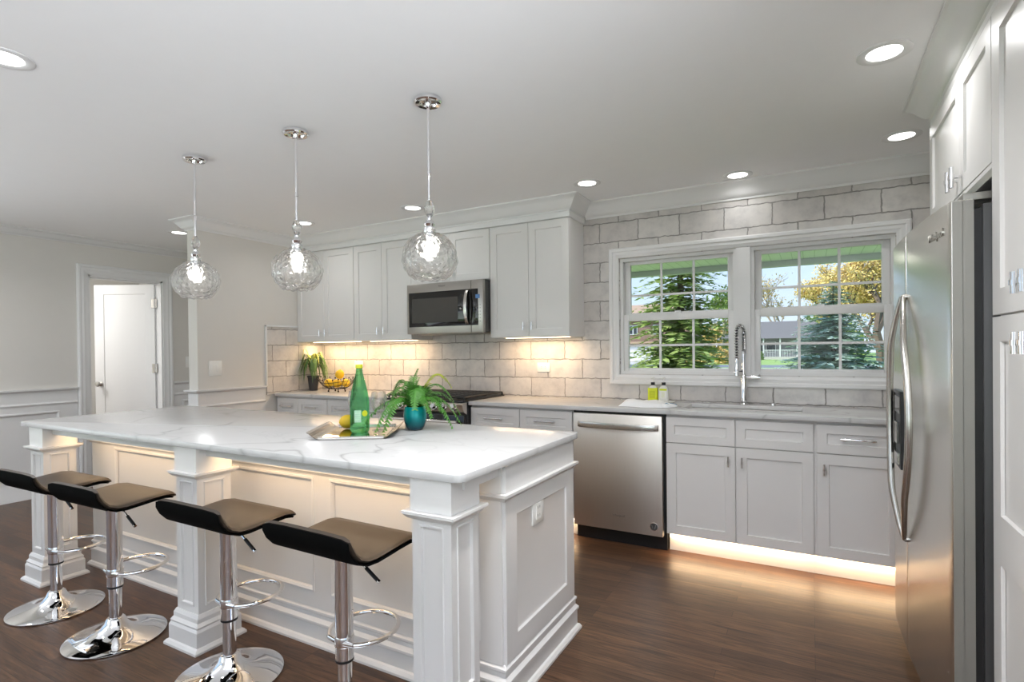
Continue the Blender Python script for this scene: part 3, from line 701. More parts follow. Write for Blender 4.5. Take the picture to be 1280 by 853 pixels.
# tall cabinets on the right
PX = 1.922
def tall():
    F = FX(PX+0.019, -0.93, 0)
    t = thing('over_refrigerator_cabinet', (PX+0.019, -0.93, 1.835), 'white two-door cabinet above the refrigerator with tee handles', 'cabinet')
    MB().box(PX+0.019, 2.60, -1.898, -0.93, 1.85, 2.335).build('body', M['white'], t)
    MB().box(PX+0.019, 2.60, -0.952, -0.93, 0.0, 1.849).build('end_panel', M['white'], t)
    MB().sweep([(2.55, -0.93), (PX+0.019, -0.93), (PX+0.019, -1.898)][::-1], [(-o, z) for o, z in [(0, 1.822), (0.006, 1.822), (0.018, 1.836), (0.018, 1.8495), (0, 1.8495)]]).build('light_rail', M['white'], t)
    door_part(t, F, 0.002, 0.564, 1.853, 2.29, None); door_part(t, F, 0.567, 0.966, 1.853, 2.29, None)
    ch = [c for c in t.children if c.name.startswith('door')]
    bar_handle(F, 0.564-0.030, 1.910, 0.075, True, 0.019, ch[0], r=0.0075); bar_handle(F, 0.567+0.035, 1.910, 0.075, True, 0.019, ch[1], r=0.0075)
    t = thing('pantry_cabinet', (PX+0.019, -1.902, 0), 'tall white pantry cabinet at the right edge of the photo', 'cabinet')
    F = FX(PX+0.019, -1.902, 0)
    MB().box(PX+0.019, 2.60, -3.30, -1.902, 0.10, 2.335).build('body', M['white'], t)
    MB().box(PX+0.09, 2.60, -3.30, -1.902, 0.001, 0.099).build('toe_kick', M['white'], t)
    xs = [0.0, 0.345, 0.69, 1.04, 1.395]
    for i in range(4):
        a0, a1 = xs[i]+0.0015, xs[i+1]-0.0015; hs = 1 if i % 2 == 0 else -1
        d = MB().shaker(F, a1-a0, 2.29-1.390, rail=0.075, rec=0.010, a0=a0, b0=1.390).build('door', M['white'], t, smooth=20)
        ha = a1-0.020 if hs > 0 else a0+0.035
        bar_handle(F, ha, 1.458, 0.055, True, 0.019, d, r=0.0085)
        st = 0.019
        m = MB(); h0, h1 = 0.105, 1.384
        m.fbox(F, a0, a1, h0, h1, 0, st-0.010)
        for q0, q1 in ((0.105, 0.7325), (0.7325, 1.384)):
            m.panel(F, a1-a0, q1-q0, [(0, st-0.010), (0, st), (0.072, st), (0.077, st-0.009)], back=False, cap=False, a0=a0, b0=q0)
        d = m.build('door', M['white'], t, smooth=20)
        bar_handle(F, ha, 1.306, 0.055, True, 0.019, d, r=0.0085)
    b = MB()
    path = [(2.60, -0.928), (PX+0.017, -0.928), (PX+0.017, -3.302)]
    b.sweep(path[::-1], [(-o, z) for o, z in crown_prof(0.10, 0.105)])
    b.sweep(path[::-1], [(-o, z) for o, z in [(0, 2.295), (0.008, 2.297), (0.012, 2.303), (0.012, 2.325), (0.018, 2.33), (0, 2.335)]])
    b.box(PX+0.03, 2.60, -3.30, -0.94, 2.337, CZ)
    struct(b.build('trim_10', M['trim'], smooth=30))
tall()

# ------------------------------------------------------------------ island
IX0, IX1, IY0, IY1 = -2.463, 0.463, -2.335, -1.70
def island():
    t = thing('kitchen_island', ((IX0+IX1)/2, (IY0+IY1)/2, 0), 'white panelled kitchen island with three square posts and warm lit overhang', 'kitchen island')
    b = MB().box(IX0, IX1, IY0, IY1, 0.0, 0.886)
    # collar at the top and stepped base
    loop = [(IX0, IY0), (IX1, IY0), (IX1, IY1), (IX0, IY1)]
    b.build('body', M['white'], t)
    m = MB()
    m.sweep(loop, [(0, 0.0), (0.034, 0.0), (0.034, 0.010), (0.026, 0.022), (0.018, 0.026), (0.018, 0.088), (0.024, 0.094), (0.024, 0.104), (0.012, 0.118), (0.012, 0.135), (0.017, 0.141), (0.017, 0.150), (0.004, 0.160), (0, 0.160)], closed=True)
    m.build('base_moulding', M['white'], t, smooth=25)
    # end panels
    for F in (FXP(IX1, IY0, 0), Frame((IX0, IY1, 0), (0, -1, 0), (0, 0, 1), (-1, 0, 0))):
        L = IY1-IY0
        m = MB(); m.panel(F, L, 0.61, [(0, 0), (0, 0.012), (0.083, 0.012), (0.090, 0.006), (0.100, 0.003)], back=False, b0=0.161)
        m.fbox(F, -0.0, L, 0.772, 0.886, 0, 0.013)
        m.build('end_panel', M['white'], t, smooth=20)
    m = MB(); m.sweep([(IX0-0.010, IY0-0.010), (IX1+0.010, IY0-0.010), (IX1+0.010, IY1), (IX0-0.010, IY1)], [(0, 0.757), (0.006, 0.757), (0.013, 0.768), (0.020, 0.772), (0.020, 0.782), (0, 0.782)], closed=True)
    m.build('collar_moulding', M['white'], t, smooth=25)
    # seating side: three framed panels with bead
    F = FY(IX0, IY0, 0)
    m = MB()
    xs = [(-2.463, -1.32), (-1.32, -0.452), (-0.452, 0.463)]
    for (x0, x1), (l, r) in zip(xs, ((0.265, 0.05), (0.05, 0.05), (0.05, 0.095))):
        m.fbox(F, x0-IX0, x0-IX0+l, 0.161, 0.886, 0, 0.012); m.fbox(F, x1-IX0-r, x1-IX0, 0.161, 0.886, 0, 0.012)
        m.fbox(F, x0-IX0+l, x1-IX0-r, 0.161, 0.232, 0, 0.012); m.fbox(F, x0-IX0+l, x1-IX0-r, 0.745, 0.886, 0, 0.012)
        m.panel(F, x1-x0-l-r, 0.745-0.232, [(-0.001, 0.012), (0.0, 0.016), (0.008, 0.018), (0.016, 0.012), (0.020, 0.002)], cap=False, back=False, a0=x0-IX0+l, b0=0.232)
    m.build('back_panel', M['white'], t, smooth=20)
    # apron under the overhang
    m = MB().box(-2.55, 0.44, -2.585, -2.565, 0.846, 0.886).box(IX1-0.03, IX1-0.01, -2.565, IY0-0.013, 0.846, 0.886)
    m.build('apron', M['white'], t)
    # posts
    for i, xc in enumerate((0.3625, -0.990, -2.450)):
        m = MB(); yc = -2.547; h = 0.079
        sq = lambda r: [(xc-r, yc-r), (xc+r, yc-r), (xc+r, yc+r), (xc-r, yc+r)]
        m.box(xc-h-0.004, xc+h+0.004, yc-h-0.004, yc+h+0.004, 0.772, 0.886)
        m.sweep(sq(h), [(0, 0.752), (0.010, 0.752), (0.022, 0.766), (0.026, 0.768), (0.026, 0.777), (0.004, 0.777), (0.0, 0.77)], closed=True)
        for F in (FY(xc-h, yc-h, 0), Frame((xc+h, yc+h, 0), (-1, 0, 0), (0, 0, 1), (0, 1, 0)), FXP(xc+h, yc-h, 0), Frame((xc-h, yc+h, 0), (0, -1, 0), (0, 0, 1), (-1, 0, 0))):
            m.panel(F, 2*h, 0.61, [(0, 0), (0.030, 0), (0.033, 0.004), (0.038, 0.003), (0.041, -0.007)], back=False, cap=True, b0=0.155)
        m.sweep(sq(h), [(-0.01, 0.0), (0.042, 0.0), (0.042, 0.010), (0.034, 0.020), (0.026, 0.024), (0.026, 0.088), (0.020, 0.100), (0.022, 0.108), (0.012, 0.122), (0.012, 0.140), (0.004, 0.156), (-0.01, 0.156)], closed=True)
        m.build('post', M['white'], t, smooth=20)
    # light strip under the overhang
    MB().box(-2.35, 0.36, -2.560, -2.545, 0.876, 0.8855).build('light_strip', M['led'], t)
    area_light('island_overhang_lamp', (-1.0, -2.50, 0.868), 9.0*OVERHANG_POWER, 2.7, 0.05, direction=(0, 0.40, -1), color=WARM)
    # outlet on the end panel
    F = FXP(IX1+0.003, -2.112, 0.600)
    o = MB().fbox(F, 0, 0.100, 0, 0.100, 0, 0.006).build('outlet', M['plate'], t, bevel=0.002)
    m = MB().fbox(F, 0.028, 0.072, 0.018, 0.082, 0.006, 0.0085)
    m.build('socket_face', M['plate'], o)
    for bz in (0.033, 0.066):
        for aa in (0.042, 0.058): MB().fbox(F, aa-0.0015, aa+0.0015, bz-0.005, bz+0.005, 0.0085, 0.0088).build('socket_slot', M['plate_dark'], o)
island()
def rounded_rect(x0, x1, y0, y1, r, n=6):
    pts = []
    for cx, cy, a in ((x1-r, y0+r, -90), (x1-r, y1-r, 0), (x0+r, y1-r, 90), (x0+r, y0+r, 180)):
        for k in range(n+1):
            t = math.radians(a+90*k/n); pts.append((cx+r*math.cos(t), cy+r*math.sin(t)))
    return pts
slab('island_countertop', rounded_rect(-2.632, 0.491, -2.643, -1.655, 0.035), 0.887, 0.914, M['quartz'], 'large white veined quartz top on the kitchen island', bev=0.003)

# ------------------------------------------------------------------ bar stools
def make_stool():
    t = thing('bar_stool', (0, 0, 0), 'x', 'bar stool', 'bar stools along the island')
    # seat: profile along y, lofted across x with rounded ends
    top = [(0.168, 0.630), (0.166, 0.645), (0.150, 0.658), (0.110, 0.664), (0.05, 0.660), (0.0, 0.655), (-0.05, 0.651), (-0.085, 0.653), (-0.112, 0.664), (-0.130, 0.684), (-0.142, 0.708), (-0.152, 0.735)]
    n = len(top)
    X = [-0.213, -0.209, -0.200, -0.18, -0.10, 0, 0.10, 0.18, 0.200, 0.209, 0.213]
    def layer(t0, t1, grow):
        m = MB(); T = []; B = []; th = t1-t0
        for x in X:
            e = max(0, (abs(x)-0.18)/0.033); rnd = th*0.5*(1-math.sqrt(max(0, 1-e*e)))
            rt, rb = [], []
            for i, (y, z) in enumerate(top):
                a = Vector(top[min(i+1, n-1)])-Vector(top[max(i-1, 0)]); a.normalize()
                nu = Vector((-a.y, a.x))
                if i <= 8 and nu.y > 0: nu = -nu
                if i > 8 and nu.x > 0: nu = -nu
                k = (x*(1-0.05*max(0, (i-7)/5)) if i > 7 else x*(1-0.03*(max(0, 2-i)/2)))*grow
                corner = 0
                if abs(x) > 0.17 and i == n-1: corner = -0.010*(abs(x)-0.17)/0.04
                if abs(x) > 0.17 and i == 0: corner = 0.006*(abs(x)-0.17)/0.04
                f = 0.6 if i in (0, n-1) else 1
                q0, q1 = (t0+rnd)*f, (t1-rnd)*f
                rt.append(m.v((k, y+nu.x*q0, z+nu.y*q0+corner))); rb.append(m.v((k, y+nu.x*q1, z+nu.y*q1+corner)))
            T.append(rt); B.append(rb)
        for j in range(len(X)-1):
            for i in range(n-1):
                m.f([T[j][i], T[j+1][i], T[j+1][i+1], T[j][i+1]]); m.f([B[j][i], B[j][i+1], B[j+1][i+1], B[j+1][i]])
            m.f([T[j][0], B[j][0], B[j+1][0], T[j+1][0]]); m.f([T[j][n-1], T[j+1][n-1], B[j+1][n-1], B[j][n-1]])
        for j in (0, len(X)-1):
            for i in range(n-1): m.f([T[j][i], T[j][i+1], B[j][i+1], B[j][i]])
        return m
    layer(0.0, 0.0225, 0.995).build('seat', M['leather'], t, smooth=60)
    o = layer(0.0225, 0.030, 1.0).build('seat_shell', M['shell'], t, smooth=60); o['label'] = 'black back and underside of the seat'
    # plate below seat
    MB().box(-0.08, 0.08, -0.07, 0.07, 0.606, 0.619).build('seat_plate', M['dark'], t, bevel=0.003)
    MB().lathe((0, 0, 0), [(0.0285, 0.235), (0.031, 0.238), (0.031, 0.58), (0.036, 0.606)], 32).build('sleeve', M['chrome'], t)
    MB().lathe((0, 0, 0), [(0.0315, 0.229), (0.0315, 0.236)], 32).build('collar_ring', M['dark'], t)
    MB().lathe((0, 0, 0), [(0.025, 0.05), (0.025, 0.231)], 32).build('column', M['chrome'], t)
    pr = [(0.001, 0.0), (0.192, 0.0), (0.200, 0.004), (0.200, 0.008), (0.190, 0.012), (0.150, 0.018), (0.110, 0.026), (0.080, 0.037), (0.058, 0.052), (0.044, 0.070), (0.036, 0.088), (0.031, 0.092), (0.0255, 0.094)]
    MB().lathe((0, 0, 0), pr, 64).build('base', M['chrome'], t, smooth=50)
    pts = []
    for k in range(33):
        a = math.radians(-150+300*k/32+90-0)
        pts.append((0.118*math.cos(a), 0.095+0.125*math.sin(a), 0.300))
    pts = [(-0.028, -0.0, 0.292)]+pts[::-1]+[(0.028, -0.0, 0.292)] if False else pts
    fr = MB(); fr.tube(pts, 0.0085, 10)
    fr.tube([pts[0], (0.02 if pts[0][0] > 0 else -0.02, -0.02, 0.30)], 0.0085, 10); fr.tube([pts[-1], (0.02 if pts[-1][0] > 0 else -0.02, -0.02, 0.30)], 0.0085, 10)
    fr.lathe((0, 0, 0.283), [(0.0325, 0), (0.034, 0.004), (0.034, 0.03), (0.0325, 0.034)], 24)
    fr.build('footrest', M['chrome'], t, smooth=50)
    lv = MB(); lv.tube([(0.03, 0.0, 0.600), (0.075, 0.002, 0.588), (0.125, 0.003, 0.556)], 0.004, 8)
    lo = lv.build('lever', M['chrome'], t)
    MB().tube([(0.105, 0.0026, 0.569), (0.160, 0.004, 0.534)], 0.0065, 10).build('grip', M['dark'], lo)
    MB().tube([(0.158, 0.004, 0.5353), (0.165, 0.0042, 0.531)], 0.0068, 10).build('grip_cap', M['chrome'], lo)
    return t
st0 = make_stool()
for i, (x, y, rz, l) in enumerate([
        (-1.965, -2.730, 0.02, 'black bar stool farthest from the camera, in front of the far island post'),
        (-1.372, -2.735, 0.02, 'black bar stool second from the far end, left of the middle post'),
        (-0.614, -2.680, -0.01, 'black bar stool right of the middle island post, its base cut by the photo edge'),
        (0.014, -2.670, -0.02, 'black bar stool closest to the camera, beside the near island post')]):
    o = st0 if i == 0 else copy_tree(st0)
    o.location = (x, y, 0); o.rotation_euler = (0, 0, rz); o['label'] = l

# ------------------------------------------------------------------ pendants
def make_pendant():
    t = thing('pendant_light', (0, 0, 0), 'x', 'pendant light', 'hammered glass pendants over the island')
    MB().lathe((0, 0, 0), [(0.001, -0.001), (0.062, -0.001), (0.062, -0.016), (0.056, -0.022), (0.040, -0.020), (0.036, -0.012), (0.014, -0.012), (0.012, -0.030), (0.009, -0.034), (0.001, -0.034)], 40).build('canopy', M['chrome'], t)
    MB().lathe((0, 0, 0), [(0.0068, -0.03), (0.0068, -0.32), (0.0088, -0.322), (0.0088, -0.332), (0.0064, -0.334), (0.0064, -0.455)], 16).build('rod', M['chrome'], t)
    MB().lathe((0, 0, 0), [(0.006, -0.452), (0.013, -0.458), (0.022, -0.480), (0.0235, -0.492), (0.021, -0.505), (0.012, -0.524), (0.007, -0.530)], 12).build('crystal_bead', M['crystal'], t, smooth=10)
    MB().lathe((0, 0, 0), [(0.007, -0.528), (0.012, -0.532), (0.012, -0.542), (0.020, -0.548), (0.025, -0.560), (0.020, -0.572), (0.027, -0.578), (0.029, -0.588), (0.026, -0.598), (0.032, -0.606), (0.032, -0.612), (0.018, -0.616), (0.018, -0.640), (0.001, -0.642)], 28).build('socket_cap', M['chrome'], t)
    # globe: flattened sphere shell with dimples, open at the bottom
    R, cz, n, seg = 0.124, -0.712, 30, 64
    def rr(th, ph):
        d = 0.0045*math.sin(9*ph+3*math.cos(4*th))*math.sin(11*th+1.5*math.sin(3*ph))
        return d*min(1, 6*math.sin(th))
    m = MB(); rings = []
    for wall in (0, 1):
        order = range(n+1) if wall == 0 else range(n, -1, -1)
        for i in order:
            th = math.radians(14+(148-14)*i/n); ring = []
            for k in range(seg):
                ph = 2*PI*k/seg; r = R-(0.0035 if wall else 0)+rr(th, ph)*(1 if wall == 0 else 0.3)
                ring.append(m.v((r*math.sin(th)*math.cos(ph)*1.0, r*math.sin(th)*math.sin(ph), cz+r*math.cos(th)*0.93)))
            rings.append(ring)
    rings.append(rings[0])
    for r0, r1 in zip(rings, rings[1:]):
        for k in range(seg): m.f([r0[k], r0[(k+1) % seg], r1[(k+1) % seg], r1[k]])
    m.build('glass_globe', M['hammered'], t, smooth=80)
    MB().lathe((0, 0, 0), [(0.012, -0.640), (0.013, -0.650), (0.020, -0.664), (0.025, -0.682), (0.022, -0.698), (0.012, -0.708), (0.001, -0.710)], 24).build('bulb', M['bulb'], t, smooth=60)
    return t
pd = make_pendant()
for i, (x, y, l) in enumerate([(-0.054, -2.07, 'clear hammered glass globe pendant closest to the camera, in front of the microwave'),
                               (-0.853, -2.127, 'clear hammered glass globe pendant in the middle of the three'),
                               (-1.662, -2.163, 'clear hammered glass globe pendant farthest away, beside the white door')]):
    o = pd if i == 0 else copy_tree(pd)
    o.location = (x, y, CZ); o['label'] = l

# ------------------------------------------------------------------ appliances
def microwave():
    x0, x1, z0, z1 = -1.600, -0.815, 1.440, 1.868; yb, yf = -0.005, -0.355
    t = thing('microwave', (x0, 0, z0), 'stainless over-the-range microwave with black glass door', 'microwave')
    MB().box(x0+0.02, x1-0.002, yf, yb, z0+0.012, z1-0.004).build('body', M['darkgrey'], t, bevel=0.003)
    F = FY(x0+0.018, yf, z0); W, H = 0.785-0.022, z1-z0-0.004
    s = -0.932-(x0+0.018)
    d = MB().fbox(F, 0, s-0.001, 0.004, H, 0, 0.038).build('door', M['steel_m'], t, bevel=0.004)
    p = MB().fbox(F, s+0.001, W, 0.004, H, 0, 0.038).build('control_side', M['steel_m'], t, bevel=0.004)
    MB().fbox(F, 0.022, s-0.0015, 0.062, H-0.072, 0.037, 0.0400).build('door_glass', M['blackglass'], d, bevel=0.001)
    MB().fbox(F, 0.055, s-0.125, 0.095, H-0.125, 0.0395, 0.0405).build('door_window', M['window_mesh'], d)
    MB().fbox(F, s+0.0015, W-0.045, 0.062, H-0.072, 0.037, 0.0400).build('control_panel', M['blackglass'], p, bevel=0.001)
    MB().fbox(F, s+0.045, s+0.085, H-0.150, H-0.118, 0.0398, 0.0404).build('display', M['disp_blue'], p)
    m = MB()
    for r in range(6):
        for c in range(4): m.fbox(F, s+0.030+c*0.018, s+0.037+c*0.018, 0.09+r*0.026, 0.096+r*0.026, 0.0399, 0.0402)
    m.build('button_marks', M['darkgrey'], p)
    pts = []
    for k in range(17):
        q = k/16; pts.append(F.p(s-0.030, 0.070+(H-0.150)*q, 0.042+0.036*math.sin(PI*q)**0.7))
    m = MB()
    rings = []
    for q in pts:
        rings.append([m.v(q+Vector((dx, -dy, 0))) for dx, dy in ((-0.014, 0), (0.014, 0), (0.014, 0.008), (-0.014, 0.008))])
    for r0, r1 in zip(rings, rings[1:]):
        for k in range(4): m.f([r0[k], r0[(k+1) % 4], r1[(k+1) % 4], r1[k]])
    m.f(rings[0]); m.f(rings[-1])
    m.build('handle', M['nickel'], d, bevel=0.002, smooth=50)
    text_mesh('brand_lettering', 'Whirlpool', 0.016, M['darkgrey'], d, Frame(F.p(s*0.56, H-0.030, 0.0383), F.u, F.v, F.n), 0.0003)
    MB().box(x0+0.06, x1-0.05, yf+0.03, yb-0.02, z0-0.001, z0+0.0115).build('vent_grille', M['steel_side'], t, bevel=0.002)
microwave()

def dishwasher():
    x0, x1 = 0.0005, 0.6305
    t = thing('dishwasher', (x0, 0, 0), 'stainless dishwasher with curved bar handle beside the sink cabinet', 'dishwasher')
    MB().box(x0, x1, -0.535, -0.01, 0.13, 0.884).build('body', M['dark'], t)
    MB().box(x0+0.008, x1-0.004, TOE-0.03, TOE-0.01, 0.002, 0.128).build('kick_plate', M['dark'], t)
    F = FY(0.012, -0.537, 0); W = 0.602
    d = MB().fbox(F, 0, W, 0.104, 0.869, 0, 0.042).build('door', M['steel'], t, bevel=0.004)
    m = MB(); rings = []
    for k in range(21):
        q = k/20; a = 0.036+(W-0.056)*q; c = 0.043+0.034*math.sin(PI*q)**0.6
        rings.append([m.v(F.p(a, bz, c+cc)) for bz, cc in ((0.776, 0), (0.814, 0), (0.814, 0.009), (0.776, 0.009))])
    for r0, r1 in zip(rings, rings[1:]):
        for k in range(4): m.f([r0[k], r0[(k+1) % 4], r1[(k+1) % 4], r1[k]])
    m.f(rings[0]); m.f(rings[-1])
    m.build('handle', M['nickel'], d, bevel=0.002, smooth=50)
    text_mesh('brand_lettering', 'Whirlpool', 0.020, M['nickel'], d, Frame(F.p(0.315, 0.205, 0.0421), F.u, F.v, F.n), 0.0005)
    bd = MB().lathe(F.p(0.547, 0.166, 0.042), [(0.026, 0), (0.026, -0.002), (0.0225, -0.0025), (0.001, -0.0025)], 32, 'Y').build('round_badge', M['chrome'], d)
    bx = F.p(0.547, 0.166, 0.0446); m = MB()
    m.lathe(bx, [(0.0215, 0.0), (0.0215, -0.0006), (0.001, -0.0006)], 32, 'Y'); m.build('badge_face', M['darkgrey'], d)
    m = MB()
    for pts in ([(-0.013, 0.008), (-0.008, -0.010), (0.0, 0.010), (0.006, -0.010), (0.013, 0.010)],): m.tube([bx+Vector((p, -0.001, q)) for p, q in pts], 0.0018, 6)
    m.build('badge_mark', M['chrome'], d)
dishwasher()

def kitchen_range():
    x0, x1 = -1.602, -0.844; cx = (x0+x1)/2
    t = thing('range', (cx, -0.3, 0), 'black and stainless slide-in gas range between the wall counters', 'stove')
    MB().box(x0, x1, -0.60, -0.02, 0.02, 0.905).build('body', M['dark'], t)
    MB().box(x0, x1, -0.645, -0.02, 0.906, 0.922).build('cooktop', M['dark'], t, bevel=0.004)
    m = MB()   # sloped stainless control strip
    prof = [(-0.601, 0.815), (-0.640, 0.835), (-0.665, 0.895), (-0.650, 0.9055), (-0.601, 0.9055)]
    vs = [[m.v((x, y, z)) for y, z in prof] for x in (x0, x1)]
    m.f(vs[0]); m.f(vs[1][::-1])
    for k in range(5): m.f([vs[0][k], vs[0][(k+1) % 5], vs[1][(k+1) % 5], vs[1][k]])
    m.build('control_panel', M['steel'], t)
    n = Vector((0, -0.92, 0.39)).normalized()
    for k, dx in enumerate((-0.30, -0.21, -0.12, 0.0, 0.12, 0.21, 0.30)):
        if dx == 0: continue
        p = Vector((cx+dx, -0.654, 0.868)); m = MB()
        m.tube([p, p+n*0.012], 0.026, 20); m.tube([p+n*0.012, p+n*0.040], [0.021, 0.019], 20)
        m.build('knob', M['chrome'], t, smooth=40)
    d = MB().box(x0+0.004, x1-0.004, -0.632, -0.601, 0.22, 0.812).build('oven_door', M['blackglass'], t, bevel=0.004)
    MB().tube([(x0+0.04, -0.68, 0.762), (x1-0.04, -0.68, 0.762)], 0.013, 14).box(x0+0.05, x0+0.075, -0.68, -0.632, 0.752, 0.772).box(x1-0.075, x1-0.05, -0.68, -0.632, 0.752, 0.772).build('handle', M['nickel'], d)
    dr = MB().box(x0+0.004, x1-0.004, -0.632, -0.601, 0.04, 0.212).build('drawer', M['steel'], t, bevel=0.004)
    for bx in (cx-0.25, cx, cx+0.25):          # three cast grates
        m = MB(); hw = 0.118; z = 0.945
        for yy in (-0.62, -0.045): m.tube([(bx-hw, yy, z), (bx+hw, yy, z)], 0.007, 6)
        for xx in (bx-hw, bx+hw): m.tube([(xx, -0.62, z), (xx, -0.045, z)], 0.007, 6)
        for j in range(9): m.tube([(bx-hw, -0.57+0.06*j, z+0.004), (bx+hw, -0.57+0.06*j, z+0.004)], 0.0055, 6)
        m.tube([(bx, -0.62, z+0.003), (bx, -0.045, z+0.003)], 0.0055, 6)
        for xx in (bx-hw, bx+hw):
            for yy in (-0.62, -0.045): m.tube([(xx, yy, 0.9225), (xx, yy, z)], 0.007, 6)
        m.build('grate', M['iron'], t)
        for yy in (-0.47, -0.19):
            MB().lathe((bx, yy, 0.9222), [(0.045, 0), (0.045, 0.008), (0.03, 0.010), (0.03, 0.015), (0.001, 0.016)], 20).build('burner', M['iron'], t)
kitchen_range()

def fridge():
    y1, ys, y0 = -0.962, -1.322, -1.888; zt, zb = 1.752, 0.05
    t = thing('refrigerator', (2.2, -1.43, 0), 'stainless side-by-side refrigerator with curved handles and ice dispenser', 'refrigerator')
    MB().box(1.905, 2.59, y0+0.004, y1-0.004, 0.02, 1.735).build('body', M['darkgrey'], t, bevel=0.004)
    def front(y):    # gently convex doors
        return 1.778+0.08*(y+1.1)**2
    def doorm(ya, yb):
        m = MB(); n = 14; ring = []
        fr = [(front(ya+(yb-ya)*k/n), ya+(yb-ya)*k/n) for k in range(n+1)]
        out = fr+[(1.882, yb), (1.882, ya)]
        lo = [m.v((x, y, zb)) for x, y in out]; hi = [m.v((x, y, zt)) for x, y in out]
        m.f(lo); m.f(hi[::-1])
        for i in range(len(out)): m.f([lo[i], lo[(i+1) % len(out)], hi[(i+1) % len(out)], hi[i]])
        return m
    fd = doorm(y0, ys-0.003).build('door', M['steel_v'], t, bevel=0.004, smooth=30)
    zd = doorm(ys+0.003, y1).build('door', M['steel_v'], t, bevel=0.004, smooth=30)
    for ya, yb, d in ((y0, ys-0.003, fd), (ys+0.003, y1, zd)):
        MB().box(1.8825, 1.9045, ya+0.012, yb-0.012, zb+0.02, zt-0.03).build('gasket', M['dark'], d)
        MB().box(1.855, 1.8825, ya-0.0008, ya+0.0012, zb+0.004, zt-0.004).build('edge_trim', M['steel_side'], d)
        MB().box(1.830, 1.856, ya-0.0008, ya+0.0012, zb+0.004, zt-0.004).build('edge_strip', M['steel_side'], d)
    for ya in (y0+0.02, y1-0.10): MB().box(1.86, 1.94, ya, ya+0.08, zt-0.001, zt+0.022).build('hinge_cover', M['steel_side'], t, bevel=0.003)
    MB().box(1.93, 1.95, y0+0.02, y1-0.02, 0.004, 0.05).build('grille', M['dark'], t)
    for d, s, ym, bow, pro in ((zd, 1, ys+0.013, 0.098, 0.030), (fd, -1, ys-0.012, 0.215, 0.022)):
        pts = []; rs = []
        for k in range(29):
            q = k/28; w = math.sin(PI*q)**0.85
            y = ym+s*bow*w; x = front(y)-0.012-pro*min(1, w*1.6)
            pts.append((x, y, 0.515+0.985*q)); rs.append(0.0085+0.0045*min(1, w*1.5))
        m = MB(); m.tube(pts, rs, 12)
        for p in (pts[0], pts[-1]): m.tube([p, (front(p[1])+0.002, p[1], p[2])], 0.011, 10)
        m.build('handle', M['nickel'], d, smooth=60)
    # ice and water dispenser recessed in the freezer door
    m = MB(); ya, yb = -1.282, -1.075
    F = Frame((front(-1.18)-0.008, yb, 0.785), (0, -1, 0), (0, 0, 1), (-1, 0, 0))
    dp = m.panel(F, yb-ya, 0.325, [(0, -0.02), (0, 0.004), (0.012, 0.006), (0.018, 0.0)], back=False).build('dispenser', M['dark'], zd, smooth=20)
    MB().fbox(F, 0.03, 0.18, 0.23, 0.30, 0.0, 0.004).build('dispenser_screen', M['blackglass'], dp)
    MB().fbox(F, 0.02, 0.19, 0.02, 0.065, 0.0, 0.014).build('drip_tray', M['nickel'], dp)
    MB().fbox(F, 0.07, 0.14, 0.10, 0.19, 0.002, 0.010).build('paddle', M['nickel'], dp)
    text_mesh('brand_lettering', 'Whirlpool', 0.036, M['nickel'], fd, Frame((front(-1.745)-0.0008, -1.745, 1.668), Vector((0.10, -1, 0)).normalized(), (0, 0, 1), Vector((-1, -0.10, 0)).normalized()), 0.0012)
fridge()

